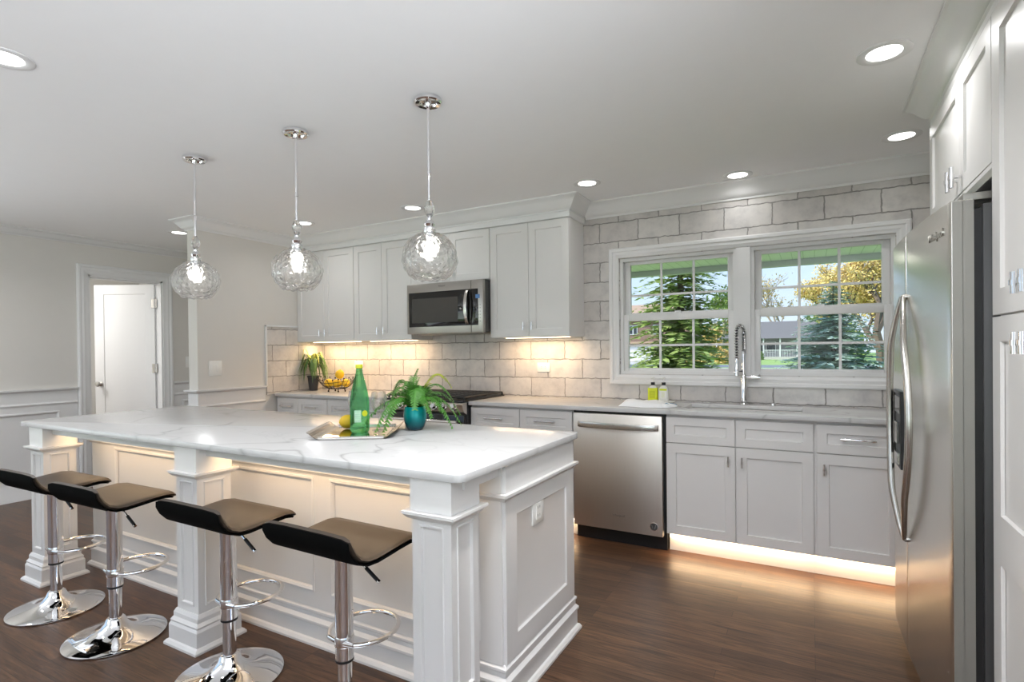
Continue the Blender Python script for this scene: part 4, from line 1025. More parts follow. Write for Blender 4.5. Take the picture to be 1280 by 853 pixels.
# ------------------------------------------------------------------ sink, faucet
def sink_faucet():
    m = MB()
    F = Frame((SX0-0.012, SY0-0.012, 0.884), (1, 0, 0), (0, 1, 0), (0, 0, 1)); W, H = SX1-SX0+0.024, SY1-SY0+0.024
    m.panel(F, W, H, [(-0.01, -0.002), (0.006, -0.001), (0.010, -0.20), (0.03, -0.22)], back=False)
    for v in m.bm.verts: pass
    o = m.build('kitchen_sink', M['steel'], None, smooth=40, origin=(1.05, -0.25, 0.68))
    tag(o, 'undermount stainless sink set in the counter under the window', 'sink')
    x, y = 1.041, -0.062
    t = thing('faucet', (x, y, 0.914), 'chrome spring pull-down faucet standing behind the sink', 'faucet')
    MB().lathe((x, y, 0.9145), [(0.027, 0), (0.027, 0.006), (0.021, 0.012), (0.021, 0.19), (0.016, 0.20), (0.012, 0.21), (0.012, 0.36)], 24).build('body', M['chrome'], t)
    m = MB(); m.tube([(x+0.018, y, 1.10), (x+0.075, y, 1.10)], 0.014, 16); m.tube([(x+0.075, y, 1.10), (x+0.105, y-0.004, 1.10)], [0.016, 0.012], 16)
    m.tube([(x+0.085, y, 1.10), (x+0.10, y-0.02, 1.118)], 0.005, 8)
    m.build('lever_handle', M['chrome'], t)
    # spring arch
    path = []
    for k in range(50):
        q = k/49
        if q < 0.45: path.append(Vector((x+0.004, y, 1.26+(1.40-1.26)*q/0.45)))
        elif q < 0.72:
            a = PI*(q-0.45)/0.27; path.append(Vector((x+0.004-0.020*(1-math.cos(a))*1.0, y-0.028*(1-math.cos(a)), 1.40+0.048*math.sin(a))))
        else: path.append(Vector((x-0.036, y-0.056, 1.40-(1.40-1.225)*(q-0.72)/0.28)))
    MB().tube(path, 0.0075, 8).build('hose', M['darkgrey'], t)
    coil = []; T = 34; NN = T*10
    for k in range(NN+1):
        q = k/NN*(len(path)-1); i = min(int(q), len(path)-2); p = path[i].lerp(path[i+1], q-i)
        tg = (path[i+1]-path[i]).normalized(); a = tg.cross(Vector((0.3, 1, 0))).normalized(); c = tg.cross(a)
        w = 2*PI*T*k/NN; coil.append(p+a*0.0125*math.cos(w)+c*0.0125*math.sin(w))
    MB().tube(coil, 0.0031, 5).build('spring', M['chrome'], t)
    m = MB(); m.lathe((x-0.036, y-0.056, 1.11), [(0.013, 0), (0.017, 0.004), (0.016, 0.05), (0.011, 0.075), (0.010, 0.118)], 18)
    m.build('spray_head', M['chrome'], t)
    m = MB(); m.tube([(x, y, 1.14), (x-0.030, y-0.048, 1.14)], 0.006, 8); m.tube([(x-0.046, y-0.042, 1.135), (x-0.050, y-0.062, 1.135), (x-0.03, y-0.074, 1.135)], 0.005, 8)
    m.build('spray_holder', M['chrome'], t)
    o = MB().lathe((1.22, -0.058, 0.9145), [(0.016, 0), (0.016, 0.012), (0.012, 0.018), (0.001, 0.019)], 20).build('air_switch', M['chrome'], None, origin=(1.22, -0.058, 0.9145))
    tag(o, 'small round chrome button on the counter right of the faucet', 'button')
sink_faucet()

# ------------------------------------------------------------------ plates on the walls
def plate(F, w, h, label, cat, kind, horizontal=False):
    t = thing('light_switch' if kind == 'switch' else 'wall_outlet', F.p(0, 0, 0), label, cat)
    MB().fbox(F, -w/2, w/2, -h/2, h/2, 0.0005, 0.006).build('cover_plate', M['plate'], t, bevel=0.002)
    if kind == 'switch':
        n = 2 if w > 0.1 else 1
        for k in range(n):
            a = (k-(n-1)/2)*0.046
            m = MB(); m.fbox(F, a-0.016, a+0.016, -0.032, 0.032, 0.006, 0.0085); m.build('rocker', M['plate'], t, bevel=0.001)
    else:
        a, b_ = (0.034, 0.017) if horizontal else (0.017, 0.034)
        s = MB().fbox(F, -a, a, -b_, b_, 0.006, 0.0082).build('socket_face', M['plate'], t, bevel=0.001)
        for q in (-0.017, 0.017):
            for r in (-0.006, 0.006):
                ca, cb_ = (q, r) if horizontal else (r, q)
                da, db = (0.0035, 0.001) if horizontal else (0.001, 0.0035)
                MB().fbox(F, ca-da, ca+da, cb_-db, cb_+db, 0.0082, 0.0085).build('socket_slot', M['plate_dark'], s)
plate(FY(-0.481, -0.002, 1.156), 0.116, 0.076, 'white horizontal outlet on the tile right of the range', 'outlet', 'outlet', True)
plate(FY(-2.53, -0.002, 1.165), 0.116, 0.090, 'white outlet on the lit tile behind the green bottle', 'outlet', 'outlet', True)
plate(FXP(XS, -1.160, 1.170), 0.118, 0.128, 'white double rocker switch on the partition wall', 'light switch', 'switch')
plate(FXP(XL, -0.40, 1.205), 0.078, 0.125, 'white switch on the left wall right of the doorway', 'light switch', 'switch')

# ------------------------------------------------------------------ plants
def strip(verts, faces, pts, widths, side):
    i0 = len(verts)
    for p, w, s in zip(pts, widths, side):
        verts.append(p-s*w); verts.append(p+s*w)
    for k in range(len(pts)-1): faces.append((i0+2*k, i0+2*k+1, i0+2*k+3, i0+2*k+2))
def fern():
    rnd = random.Random(4)
    c = Vector((-0.262, -1.93, 0.914)); ctr = c
    t = thing('potted_fern', c, 'green fern in a shiny teal pot on the island', 'potted plant')
    pr = [(0.030, 0.001), (0.036, 0.002), (0.046, 0.018), (0.054, 0.045), (0.057, 0.070), (0.055, 0.095), (0.0505, 0.116), (0.047, 0.116), (0.051, 0.09), (0.051, 0.07)]
    MB().lathe(c, pr, 40, cap1=False).build('pot', M['teal'], t, smooth=50)
    MB().lathe(c, [(0.001, 0.090), (0.0495, 0.092)], 24, cap0=False, cap1=False).build('soil', M['soil'], t)
    # fronds: direction in image terms (right = R, towards camera = -F)
    R = Vector((0.876, 0.483, 0)); Fw = Vector((-0.483, 0.876, 0))
    specs = [  # lateral, depth, length, arch peak, end drop, mat
        (-1.0, -0.25, 0.26, 0.085, -0.085, 0), (-0.75, -0.55, 0.23, 0.10, -0.10, 0), (-0.62, -0.60, 0.22, 0.11, -0.12, 0), (-0.9, 0.4, 0.24, 0.12, -0.02, 0),
        (-0.45, 0.2, 0.20, 0.16, 0.06, 0), (0.05, 0.1, 0.255, 0.235, 0.215, 0), (0.12, 0.3, 0.22, 0.20, 0.17, 0), (-0.05, 0.5, 0.21, 0.2, 0.13, 0), (0.85, 0.1, 0.20, 0.17, 0.115, 1), (0.85, -0.1, 0.215, 0.14, 0.05, 0),
        (0.95, -0.15, 0.235, 0.10, -0.06, 0), (0.9, -0.4, 0.21, 0.10, -0.07, 0), (0.62, -0.55, 0.15, 0.10, -0.02, 0), (0.2, -0.7, 0.13, 0.13, 0.02, 0), (-0.25, -0.2, 0.17, 0.15, 0.07, 0),
        (0.5, 0.8, 0.20, 0.12, -0.02, 0), (-0.3, 0.9, 0.21, 0.12, 0.0, 0), (0.25, -0.3, 0.16, 0.13, 0.05, 0), (-0.6, -0.1, 0.18, 0.13, 0.03, 0), (1.0, 0.1, 0.22, 0.115, -0.02, 0)]
    groups = {0: ([], []), 1: ([], [])}
    base = c+Vector((0, 0, 0.095))
    for lat, dep, L, pk, dr, mi in specs:
        V, Fc = groups[mi]
        d = (R*lat+Fw*dep); dl = d.length; d.normalize()
        n = 30; pts = []
        reach = L*min(1, 0.25+0.75*dl) if dr < 0.12 else L*dl*0.35
        for k in range(n+1):
            q = k/n
            z = (4*pk*q*(1-q)*0.85 + dr*q*q) if dr < 0.12 else dr*(1-(1-q)**1.6)+0.01*math.sin(q*5)
            wob = 0.012*math.sin(q*4+lat*3)
            pts.append(base+d*(reach*q)+Vector((0, 0, z))+Vector((-d.y, d.x, 0))*wob)
        side = []
        for k in range(n+1):
            tg = (pts[min(k+1, n)]-pts[max(k-1, 0)]).normalized(); s = tg.cross(Vector((0, 0, 1)))
            if s.length < 0.25: s = Vector((-d.y, d.x, 0)) if dr < 0.12 else R.copy()
            if dr < 0.12 and side and s.dot(side[-1]) < 0: s = -s
            s.normalize(); side.append(s)
        wid = [0.047*min(1, 0.45+2.2*k/n)*(1-(k/n)**2.5*0.66) for k in range(n+1)]
        if dr >= 0.12: wid = [w*0.62 for w in wid]
        strip(V, Fc, pts, [max(0.0014, w*0.09) for w in wid], side)
        for k in range(2, n+1):
            w = wid[k]; seg = (pts[k]-pts[k-1]).length
            tg = (pts[min(k+1, n)]-pts[max(k-1, 0)]).normalized(); s = side[k]; nn = s.cross(tg)
            if nn.z < 0: nn = -nn
            for sg in (-1, 1):
                w = wid[k]*rnd.uniform(0.82, 1.15)
                tip = pts[k]+s*sg*w+tg*w*0.45+nn*(-0.30*w+rnd.uniform(-0.16, 0.16)*w)
                b0 = pts[k]-tg*seg*0.42; b1 = pts[k]+tg*seg*0.42
                mid = pts[k].lerp(tip, 0.62)
                i0 = len(V); V += [b0, mid-tg*seg*0.22, tip, mid+tg*seg*0.38, b1]
                Fc.append((i0, i0+1, i0+3, i0+4)); Fc.append((i0+1, i0+2, i0+3))
    for V, Fc in groups.values():
        for p in V: p.z = max(p.z, 0.914+0.006+(0.004 if p.x < -0.25 else 0))
    quads_object('foliage', groups[0][0], groups[0][1], M['fern'], t)
    o = quads_object('young_frond', groups[1][0], groups[1][1], M['fern_yellow'], t); o['label'] = 'yellow green young frond'
fern()
def strap_plant():
    rnd = random.Random(9)
    c = Vector((-2.955, -0.205, 0.914))
    t = thing('potted_plant', c, 'small arching strap-leaf plant in a black pot on the far counter', 'potted plant')
    MB().lathe(c, [(0.038, 0.001), (0.040, 0.003), (0.056, 0.135), (0.060, 0.137), (0.060, 0.150), (0.054, 0.150), (0.052, 0.13)], 32, cap1=False).build('pot', M['pot_black'], t)
    MB().lathe(c, [(0.001, 0.130), (0.053, 0.132)], 20, cap0=False, cap1=False).build('soil', M['soil'], t)
    m = MB()
    for k in range(5):
        a = k*1.3; m.tube([c+Vector((0.012*math.cos(a), 0.012*math.sin(a), 0.13)), c+Vector((0.035*math.cos(a), 0.03*math.sin(a), 0.26))], 0.005, 6)
    m.build('stems', M['dracaena'], t)
    for mi, num in ((0, 46), (1, 14)):
        V, Fc = [], []
        for k in range(num):
            a = rnd.uniform(0, 2*PI); L = rnd.uniform(0.16, 0.26) if mi == 0 else rnd.uniform(0.10, 0.17)
            d = Vector((math.cos(a), math.sin(a)*0.8, 0)); up = rnd.uniform(0.05, 0.17) if mi == 0 else rnd.uniform(0.10, 0.17)
            b0 = c+d*0.025+Vector((0, 0, rnd.uniform(0.17, 0.29)))
            if b0.y > -0.05: b0.y = -0.05
            pts = []; n = 9
            for q in range(n+1):
                u = q/n; p = b0+d*(L*0.85*(u-0.18*u*u))+Vector((0, 0, up*3.2*u*(1-u)*1.1-(0.11 if mi == 0 else 0.0)*u*u))
                p.y = min(p.y, -0.02); p.x = max(p.x, XS+0.03); pts.append(p)
            s = Vector((-d.y, d.x, 0)); w = 0.0115
            strip(V, Fc, pts, [w*math.sin(PI*(0.12+0.86*q/n)) for q in range(n+1)], [s]*(n+1))
        o = quads_object('leaves' if mi == 0 else 'new_leaves', V, Fc, M['dracaena' if mi == 0 else 'dracaena_new'], t)
        if mi: o['label'] = 'pale yellow green new leaves'
strap_plant()

# ------------------------------------------------------------------ fruit
def lemon(name, c, rot, label, group=None, r=0.033, stretch=1.22):
    m = MB(); prof = []
    for k in range(17):
        a = PI*k/16; z = -math.cos(a)*r*stretch; rad = math.sin(a)*r
        if k in (0, 16): rad = 0.0005
        if k == 16: z += 0.006
        if k == 15: z += 0.003; rad *= 0.75
        if k == 0: z -= 0.003
        prof.append((rad, z))
    m.lathe((0, 0, 0), prof, 24, cap0=False, cap1=False)
    o = m.build(name, M['lemon'], None, smooth=80)
    o.location = c; o.rotation_euler = rot
    return tag(o, label, 'lemon', group)
def basket():
    c = Vector((-2.575, -0.255, 0.914))
    t = thing('fruit_basket', c, 'dark wire fruit basket with beaded rim on the far counter', 'basket')
    m = MB()
    rx, ry = 0.215, 0.150
    def pt(a, q):     # q 0 centre .. 1 rim
        s = 0.25+0.75*q; return c+Vector((rx*s*math.cos(a), ry*s*math.sin(a), 0.030+0.085*q**2.2+0.03*q**2*math.cos(a)**2))
    for q in (0.0, 0.33, 0.62, 0.86): m.tube([pt(2*PI*k/40, q) for k in range(40)], 0.0028, 6, closed=True)
    for k in range(22): m.tube([pt(2*PI*k/22, q/8) for q in range(9)], 0.0022, 5)
    m.build('wire_bowl', M['wire'], t)
    m = MB()
    for k in range(22): m.ball(pt(2*PI*k/22, 1.0), 0.007, 10, 6)
    m.build('rim_beads', M['wire'], t)
    for sx, sy in ((-1, -1), (1, -1), (-1, 1), (1, 1)):
        p = c+Vector((0.06*sx, 0.04*sy, 0.031)); m = MB(); m.tube([p, p+Vector((0.006*sx, 0.004*sy, -0.022))], 0.005, 8); m.ball(p+Vector((0.006*sx, 0.004*sy, -0.022)), 0.0085, 10, 6)
        m.build('foot', M['wire'], t)
    G = 'lemons in the wire basket'
    lemon('lemon', c+Vector((-0.085, -0.02, 0.085)), (0.1, PI/2, 0.15), 'yellow lemon at the left end inside the wire basket', G, 0.041)
    lemon('lemon', c+Vector((0.018, -0.015, 0.083)), (0, PI/2-0.1, 0.2), 'yellow lemon low in the middle of the wire basket, under the top one', G, 0.042, 1.12)
    lemon('lemon', c+Vector((0.110, 0.01, 0.088)), (0.3, PI/2+0.1, -0.25), 'yellow lemon at the right end inside the wire basket', G, 0.040)
    lemon('lemon', c+Vector((0.035, 0.005, 0.169)), (0.2, 0.3, 0.4), 'yellow lemon heaped on top of the others in the wire basket', G, 0.042, 1.1)
basket()

# ------------------------------------------------------------------ tray, bottle, glasses on the island
def tray_set():
    c = Vector((-0.440, -2.122, 0.914)); ang = math.atan2(0.161, 0.246)
    U = Vector((math.cos(ang), math.sin(ang), 0)); V = Vector((-math.sin(ang), math.cos(ang), 0)); Z = Vector((0, 0, 1))
    t = thing('serving_tray', c, 'silver mirrored tray with flared sides on the island', 'tray')
    w, d = 0.142, 0.195
    P = lambda a, b_, z: c+U*a+V*b_+Z*z
    m = MB()
    lo = [m.v(P(a, b_, 0.001)) for a, b_ in ((-w, -d), (w, -d), (w, d), (-w, d))]
    hi = [m.v(P(a, b_, 0.006)) for a, b_ in ((-w, -d), (w, -d), (w, d), (-w, d))]
    m.f(lo[::-1]); m.f(hi)
    for i in range(4): m.f([lo[i], lo[(i+1) % 4], hi[(i+1) % 4], hi[i]])
    m.build('mirror_plate', M['mirror'], t)
    for s in (-1, 1):       # flared long sides, curved up and out
        m = MB(); prof = [(0, 0.004), (0.012, 0.008), (0.026, 0.018), (0.040, 0.030), (0.052, 0.036)]
        for k in range(len(prof)-1):
            for off in (0,):
                a0, z0 = prof[k]; a1, z1 = prof[k+1]
                q = [m.v(P(s*(w+a0), -d, z0)), m.v(P(s*(w+a0), d, z0)), m.v(P(s*(w+a1), d, z1)), m.v(P(s*(w+a1), -d, z1))]; m.f(q)
                q2 = [m.v(P(s*(w+a0), -d, z0-0.002)), m.v(P(s*(w+a0), d, z0-0.002)), m.v(P(s*(w+a1), d, z1-0.002)), m.v(P(s*(w+a1), -d, z1-0.002))]; m.f(q2)
        m.build('flared_side', M['nickel'], t, smooth=60)
    for s in (-1, 1):       # beaded low edges
        m = MB(); m.tube([P(-w, s*d, 0.006), P(w, s*d, 0.006)], 0.006, 8)
        for k in range(34): m.ball(P(-w+2*w*k/33, s*d, 0.0125), 0.0036, 6, 4)
        m.build('beaded_edge', M['nickel'], t)
    zt = 0.9205
    lm = lemon('lemon', Vector((-0.570, -2.075, zt+0.035)), (0.0, PI/2-0.05, 0.9), 'single yellow lemon on the mirrored tray beside the bottle', None, 0.0345, 1.12)
    # bottle
    b = Vector((-0.423, -2.140, zt))
    bt = thing('bottle', b, 'tall green water bottle with lime cap on the mirrored tray', 'bottle')
    pr = [(0.020, 0.004), (0.036, 0.0), (0.0425, 0.008), (0.0440, 0.020), (0.0440, 0.130), (0.0425, 0.160), (0.037, 0.195), (0.029, 0.230), (0.021, 0.262), (0.0155, 0.282), (0.0140, 0.296), (0.0140, 0.304)]
    MB().lathe(b, pr, 40).build('body', M['green_glass'], bt, smooth=60)
    MB().lathe(b, [(0.0142, 0.300), (0.0145, 0.306)], 24).build('neck_ring', M['dark'], bt)
    MB().lathe(b, [(0.0165, 0.303), (0.0165, 0.318), (0.0150, 0.320), (0.001, 0.320)], 24).build('cap', M['lime'], bt)
    def wrap(name, mat, a0, a1, z0, z1, r=0.0446):
        m = MB(); n = 10; lo, hi = [], []
        for k in range(n+1):
            a = a0+(a1-a0)*k/n; lo.append(m.v(b+Vector((r*math.cos(a), r*math.sin(a), z0)))); hi.append(m.v(b+Vector((r*math.cos(a), r*math.sin(a), z1))))
        for k in range(n): m.f([lo[k], lo[k+1], hi[k+1], hi[k]])
        return m.build(name, mat, bt)
    ac = math.atan2(-0.876, 0.483)
    wrap('paper_label', M['greenlabel'], ac-0.30, ac+0.42, 0.052, 0.108)
    m = MB()
    dot = b+Vector((0.0452*math.cos(ac+0.80), 0.0452*math.sin(ac+0.80), 0.093)); nd = Vector((math.cos(ac+0.8), math.sin(ac+0.8), 0))
    m.tube([dot, dot+nd*0.0006], 0.014, 20); m.build('lime_dot', M['lime'], bt)
    m = MB()
    for k in range(7):
        z = 0.060+0.0065*k
        for q in range(6):
            a = ac-0.24+0.10*q; p0 = b+Vector((0.0449*math.cos(a), 0.0449*math.sin(a), z)); p1 = b+Vector((0.0449*math.cos(a+0.07), 0.0449*math.sin(a+0.07), z)); m.tube([p0, p1], 0.0006, 4)
    m.build('label_print', M['soap_white'], bt)
    # wine glasses
    def wine(cx, cy, label):
        g = Vector((cx, cy, zt)); w_ = thing('wine_glass', g, label, 'wine glass', 'wine glasses on the tray')
        pr = [(0.001, 0.0), (0.034, 0.0), (0.034, 0.002), (0.012, 0.006), (0.004, 0.012), (0.0036, 0.075), (0.008, 0.082), (0.028, 0.096), (0.038, 0.120), (0.040, 0.140), (0.037, 0.165), (0.033, 0.185), (0.0318, 0.185), (0.0358, 0.165), (0.0388, 0.140), (0.0368, 0.120), (0.027, 0.098), (0.001, 0.086)]
        MB().lathe(g, pr[:7], 28, cap0=True, cap1=True).build('stem', M['wineglass'], w_, smooth=60)
        MB().lathe(g, pr[6:], 28, cap0=False, cap1=True).build('bowl', M['wineglass'], w_, smooth=60)
    wine(-0.556, -2.030, 'clear wine glass behind the lemon, left of the green bottle')
    wine(-0.400, -2.035, 'clear wine glass between the green bottle and the fern')
tray_set()

# ------------------------------------------------------------------ things by the sink
def soaps():
    o = MB().panel(Frame((0.372, -0.150, 0.9145), (1, 0, 0), (0, 1, 0), (0, 0, 1)), 0.215, 0.105, [(0.01, 0), (0, 0.008), (0.004, 0.010), (0.012, 0.005)]).build('soap_tray', M['soap_white'], None, origin=(0.48, -0.1, 0.9145))
    tag(o, 'small white soap dish under the two soap bottles', 'soap dish')
    for x, lab, mt, lm in ((0.437, 'soap bottle with lime yellow label, left of the pair by the sink', 'soap_lime', 'soap_lime'), (0.514, 'clear soap bottle with white label, right of the pair by the sink', 'soap_clear', 'soap_white')):
        y, z = -0.098, 0.9205
        t = thing('soap_bottle', (x, y, z), lab, 'soap bottle', 'soap bottles by the sink')
        b = MB().box(x-0.034, x+0.034, y-0.022, y+0.022, z, z+0.098); b.build('body', M[mt], t, bevel=0.008, segs=3)
        m = MB(); m.lathe((x, y, z), [(0.030, 0.096), (0.024, 0.106), (0.012, 0.112), (0.012, 0.118)], 20); m.build('shoulder', M['soap_clear'], t)
        MB().lathe((x, y, z), [(0.014, 0.116), (0.014, 0.136), (0.001, 0.137)], 18).build('collar', M['dark'], t)
        m = MB().lathe((x, y, z), [(0.004, 0.137), (0.004, 0.160), (0.012, 0.162), (0.012, 0.172), (0.001, 0.173)], 14); m.tube([(x, y, z+0.166), (x-0.012, y-0.022, z+0.164)], 0.0045, 8); m.build('pump', M['soap_white'], t)
        MB().box(x-0.020, x+0.020, y-0.0228, y-0.0222, z+0.022, z+0.075).build('label_panel', M['soap_white' if lm == 'soap_white' else 'lime'], t)
        m = MB()
        for k in range(4): m.box(x-0.012, x+0.012, y-0.0232, y-0.0229, z+0.032+0.010*k, z+0.034+0.010*k)
        m.build('label_print', M['lime' if lm == 'soap_white' else 'soap_lime'], t)
        if lm == 'soap_white': MB().box(x-0.026, x+0.026, y-0.0230, y-0.0222, z+0.078, z+0.092).build('lime_band', M['soap_lime'], t)
soaps()
def towel():
    t = thing('dish_towel', (0.44, -0.37, 0.9145), 'folded white dish towel with blue striped end on the counter by the sink', 'towel')
    def blob(name, mat, x0, x1, y0, y1, h, seed, skew=0.0):
        rnd = random.Random(seed); nx, ny = 26, 12; m = MB(); g = []
        ph = [rnd.uniform(0, 6) for _ in range(6)]
        for j in range(ny+1):
            row = []
            for i in range(nx+1):
                u, v = i/nx, j/ny; a, b_ = 2*u-1, 2*v-1
                e = max(0, 1-abs(a)**4)*max(0, 1-abs(b_)**4)
                z = 0.9155+h*e**0.5*(0.75+0.14*math.sin(7*u+ph[0]+3*v)+0.11*math.sin(13*v+ph[1]+2*u))
                x = x0+(x1-x0)*u+skew*(v-0.5)+0.010*math.sin(6*v+ph[2]); y = y0+(y1-y0)*v+0.012*math.sin(7*u+ph[3])
                row.append(m.v((x, y, z)))
            g.append(row)
        for j in range(ny):
            for i in range(nx): m.f([g[j][i], g[j][i+1], g[j+1][i+1], g[j+1][i]])
        edge = g[0][:]+[g[j][-1] for j in range(1, ny+1)]+g[-1][-2::-1]+[g[j][0] for j in range(ny-1, 0, -1)]
        m.f(edge[::-1])
        return m.build(name, mat, t, smooth=80)
    blob('folded_cloth', M['towel'], 0.300, 0.590, -0.500, -0.270, 0.048, 2)
    o = blob('loose_end', M['towel'], 0.545, 0.655, -0.470, -0.330, 0.026, 5, 0.03)
    m = MB()
    for k in range(4):
        x = 0.588+0.016*k; pts = []
        for q in range(7):
            y = -0.455+0.018*q+0.006*k; pts.append((x+0.03*(q/6-0.5), y, 0.9365-0.004*abs(q-3)/3-0.0035*abs(k-1)))
        m.tube(pts, 0.0035, 6)
    s = m.build('blue_stripes', M['towel_blue'], t); s['label'] = 'blue stripes'
towel()

# ------------------------------------------------------------------ outdoors
GZ = -0.35
struct(MB().box(-120, 120, 0.17, 160, GZ-0.3, GZ).build('lawn', M['lawn'], smooth=0))
struct(MB().box(-120, 120, -90, YF-0.6, GZ-0.3, GZ).build('lawn_behind', M['lawn'], smooth=0))
struct(MB().box(-120, 120, 44, 51, GZ, GZ+0.012).build('road', M['asphalt'], smooth=0))
struct(MB().box(-22.5, -12.2, 51.2, 62, GZ, GZ+0.015).box(-11.0, 4.0, 40.6, 42.2, GZ, GZ+0.014).build('driveway', M['drive'], smooth=0))
# our own porch roof
b = MB().box(-2.5, 5.0, 0.17, 2.25, 2.20, 2.24)
struct(b.build('roof_soffit', M['soffit'], smooth=0))
struct(MB().box(-2.5, 5.0, 2.26, 2.34, 2.14, 2.40).box(-2.5, 5.0, 0.17, 2.34, 2.405, 2.46).build('roof_fascia', M['fascia'], smooth=0))
t = thing('porch_light', (1.30, 1.48, 2.20), 'round lit ceiling lamp under the green porch soffit outside', 'porch light')
MB().lathe((1.30, 1.48, 2.20), [(0.13, -0.001), (0.13, -0.015), (0.11, -0.02)], 28, cap0=False, cap1=False).build('trim_ring', M['trim'], t)
MB().lathe((1.30, 1.48, 2.20), [(0.11, -0.018), (0.001, -0.02)], 28, cap0=False).build('lens', M['bulb'], t)

def conifer(name, x, y, h, rad, z0, mat, seed, label, droop=0.35, whorls=26, cards=9, bare=0.0, lean=0.0, trunk_r=0.12):
    rnd = random.Random(seed); t = thing(name, (x, y, z0), label, 'tree')
    MB().tube([(x, y, z0), (x, y, z0+h*0.5), (x, y, z0+h*0.98)], [trunk_r, trunk_r*0.6, 0.01], 8).build('trunk', M['bark'], t)
    V, Fc = [], []
    for w in range(whorls):
        q = bare+(1-bare)*w/whorls; z = z0+h*q; L = rad*(1-q)**0.8*1.0+0.06
        nb = max(5, int(13*(1-q*0.6)))
        for k in range(nb):
            a = rnd.uniform(0, 2*PI); d = Vector((math.cos(a), math.sin(a), 0)); LL = L*rnd.uniform(0.65, 1.12)
            zb = z+rnd.uniform(-0.5, 0.5)*h/whorls
            for c in range(cards):
                u = (c+0.6)/cards; p = Vector((x, y, zb))+d*LL*u+Vector((0, 0, LL*(0.10*u-droop*u*u)))
                wd = (LL*0.22*(1.05-u*0.7)+0.05)*rnd.uniform(0.6, 1.3)
                for sgn in (-1, 1):
                    s = (Vector((-d.y, d.x, 0))*sgn+d*0.7+Vector((0, 0, rnd.uniform(-0.45, 0.1)))).normalized()
                    up = Vector((rnd.uniform(-0.4, 0.4), rnd.uniform(-0.4, 0.4), 1)).normalized(); sd = s.cross(up).normalized()*wd*0.2
                    i0 = len(V); V += [p, p+s*wd*0.5-sd, p+s*wd, p+s*wd*0.5+sd]; Fc.append((i0, i0+1, i0+2, i0+3))
    quads_object('foliage', V, Fc, mat, t)
    return t
conifer('spruce_tree', -2.05, 13.0, 7.2, 2.35, GZ, M['spruce'], 1, 'large drooping green spruce outside the left window sash', droop=0.28, whorls=44, cards=16, bare=0.10, trunk_r=0.16)
conifer('blue_spruce_tree', 2.05, 16.0, 3.75, 2.1, GZ, M['blue_spruce'], 2, 'dense blue-green spruce outside the right window sash', droop=0.15, whorls=56, cards=18, trunk_r=0.10)

def branchy(name, x, y, h, z0, mat, seed, label, leaf=None, leaf_n=0, spread=0.6, r0=0.25, depth=5, leafsize=0.12):
    rnd = random.Random(seed); t = thing(name, (x, y, z0), label, 'tree')
    m = MB(); tips = []
    def grow(p, d, L, r, lv):
        n = 3; pts = [p]; q = p
        for k in range(n):
            d = (d+Vector((rnd.uniform(-1, 1), rnd.uniform(-1, 1), rnd.uniform(-0.3, 0.6)))*0.14).normalized(); q = q+d*L/n; pts.append(q)
        m.tube(pts, [r*(1-0.35*k/n) for k in range(n+1)], 6 if lv > 2 else 4)
        if lv <= 3:
            for s in pts[1:]: tips.append((s, L))
        if lv > 0:
            for k in range(3 if lv > 1 else 2):
                dd = (d+Vector((rnd.uniform(-1, 1), rnd.uniform(-1, 1), rnd.uniform(-0.35, 0.7)))*spread).normalized()
                grow(pts[-1] if k else pts[-2], dd, L*rnd.uniform(0.62, 0.80), r*0.58, lv-1)
    grow(Vector((x, y, z0)), Vector((0, 0, 1)), h*0.27, r0, depth)
    m.build('branches', mat, t)
    if leaf:
        V, Fc = [], []
        for k in range(leaf_n):
            p, L = rnd.choice(tips); p = p+Vector((rnd.gauss(0, 1), rnd.gauss(0, 1), rnd.gauss(0, 1)))*L*0.33
            a = Vector((rnd.gauss(0, 1), rnd.gauss(0, 1), rnd.gauss(0, 1))).normalized(); c = a.orthogonal().normalized()
            s = leafsize*rnd.uniform(0.6, 1.3); i0 = len(V); V += [p-a*s, p+c*s*0.6, p+a*s, p-c*s*0.6]; Fc.append((i0, i0+1, i0+2, i0+3))
        quads_object('leaves', V, Fc, leaf, t)
    return t
branchy('maple_tree', 3.95, 22.0, 8.2, GZ, M['bark'], 3, 'spreading maple with golden autumn leaves behind the blue spruce', M['maple'], 12000, 0.75, 0.24, 5, 0.055)
branchy('maple_tree', 2.6, 32.0, 8.0, GZ, M['bark'], 8, 'second golden-leaved tree, paler and farther behind the blue spruce', M['maple'], 8000, 0.8, 0.16, 5, 0.065)
branchy('bare_tree', -3.4, 90.0, 16.5, GZ, M['pale_bark'], 5, 'nearly bare pale tree above the grey ranch roof', M['golden'], 900, 0.7, 0.32, 5, 0.17)
branchy('bare_tree', -12.5, 100.0, 15, GZ, M['pale_bark'], 6, 'sparse greenish tree above the left end of the ranch roof', M['hedge'], 1500, 0.7, 0.34, 5, 0.28)

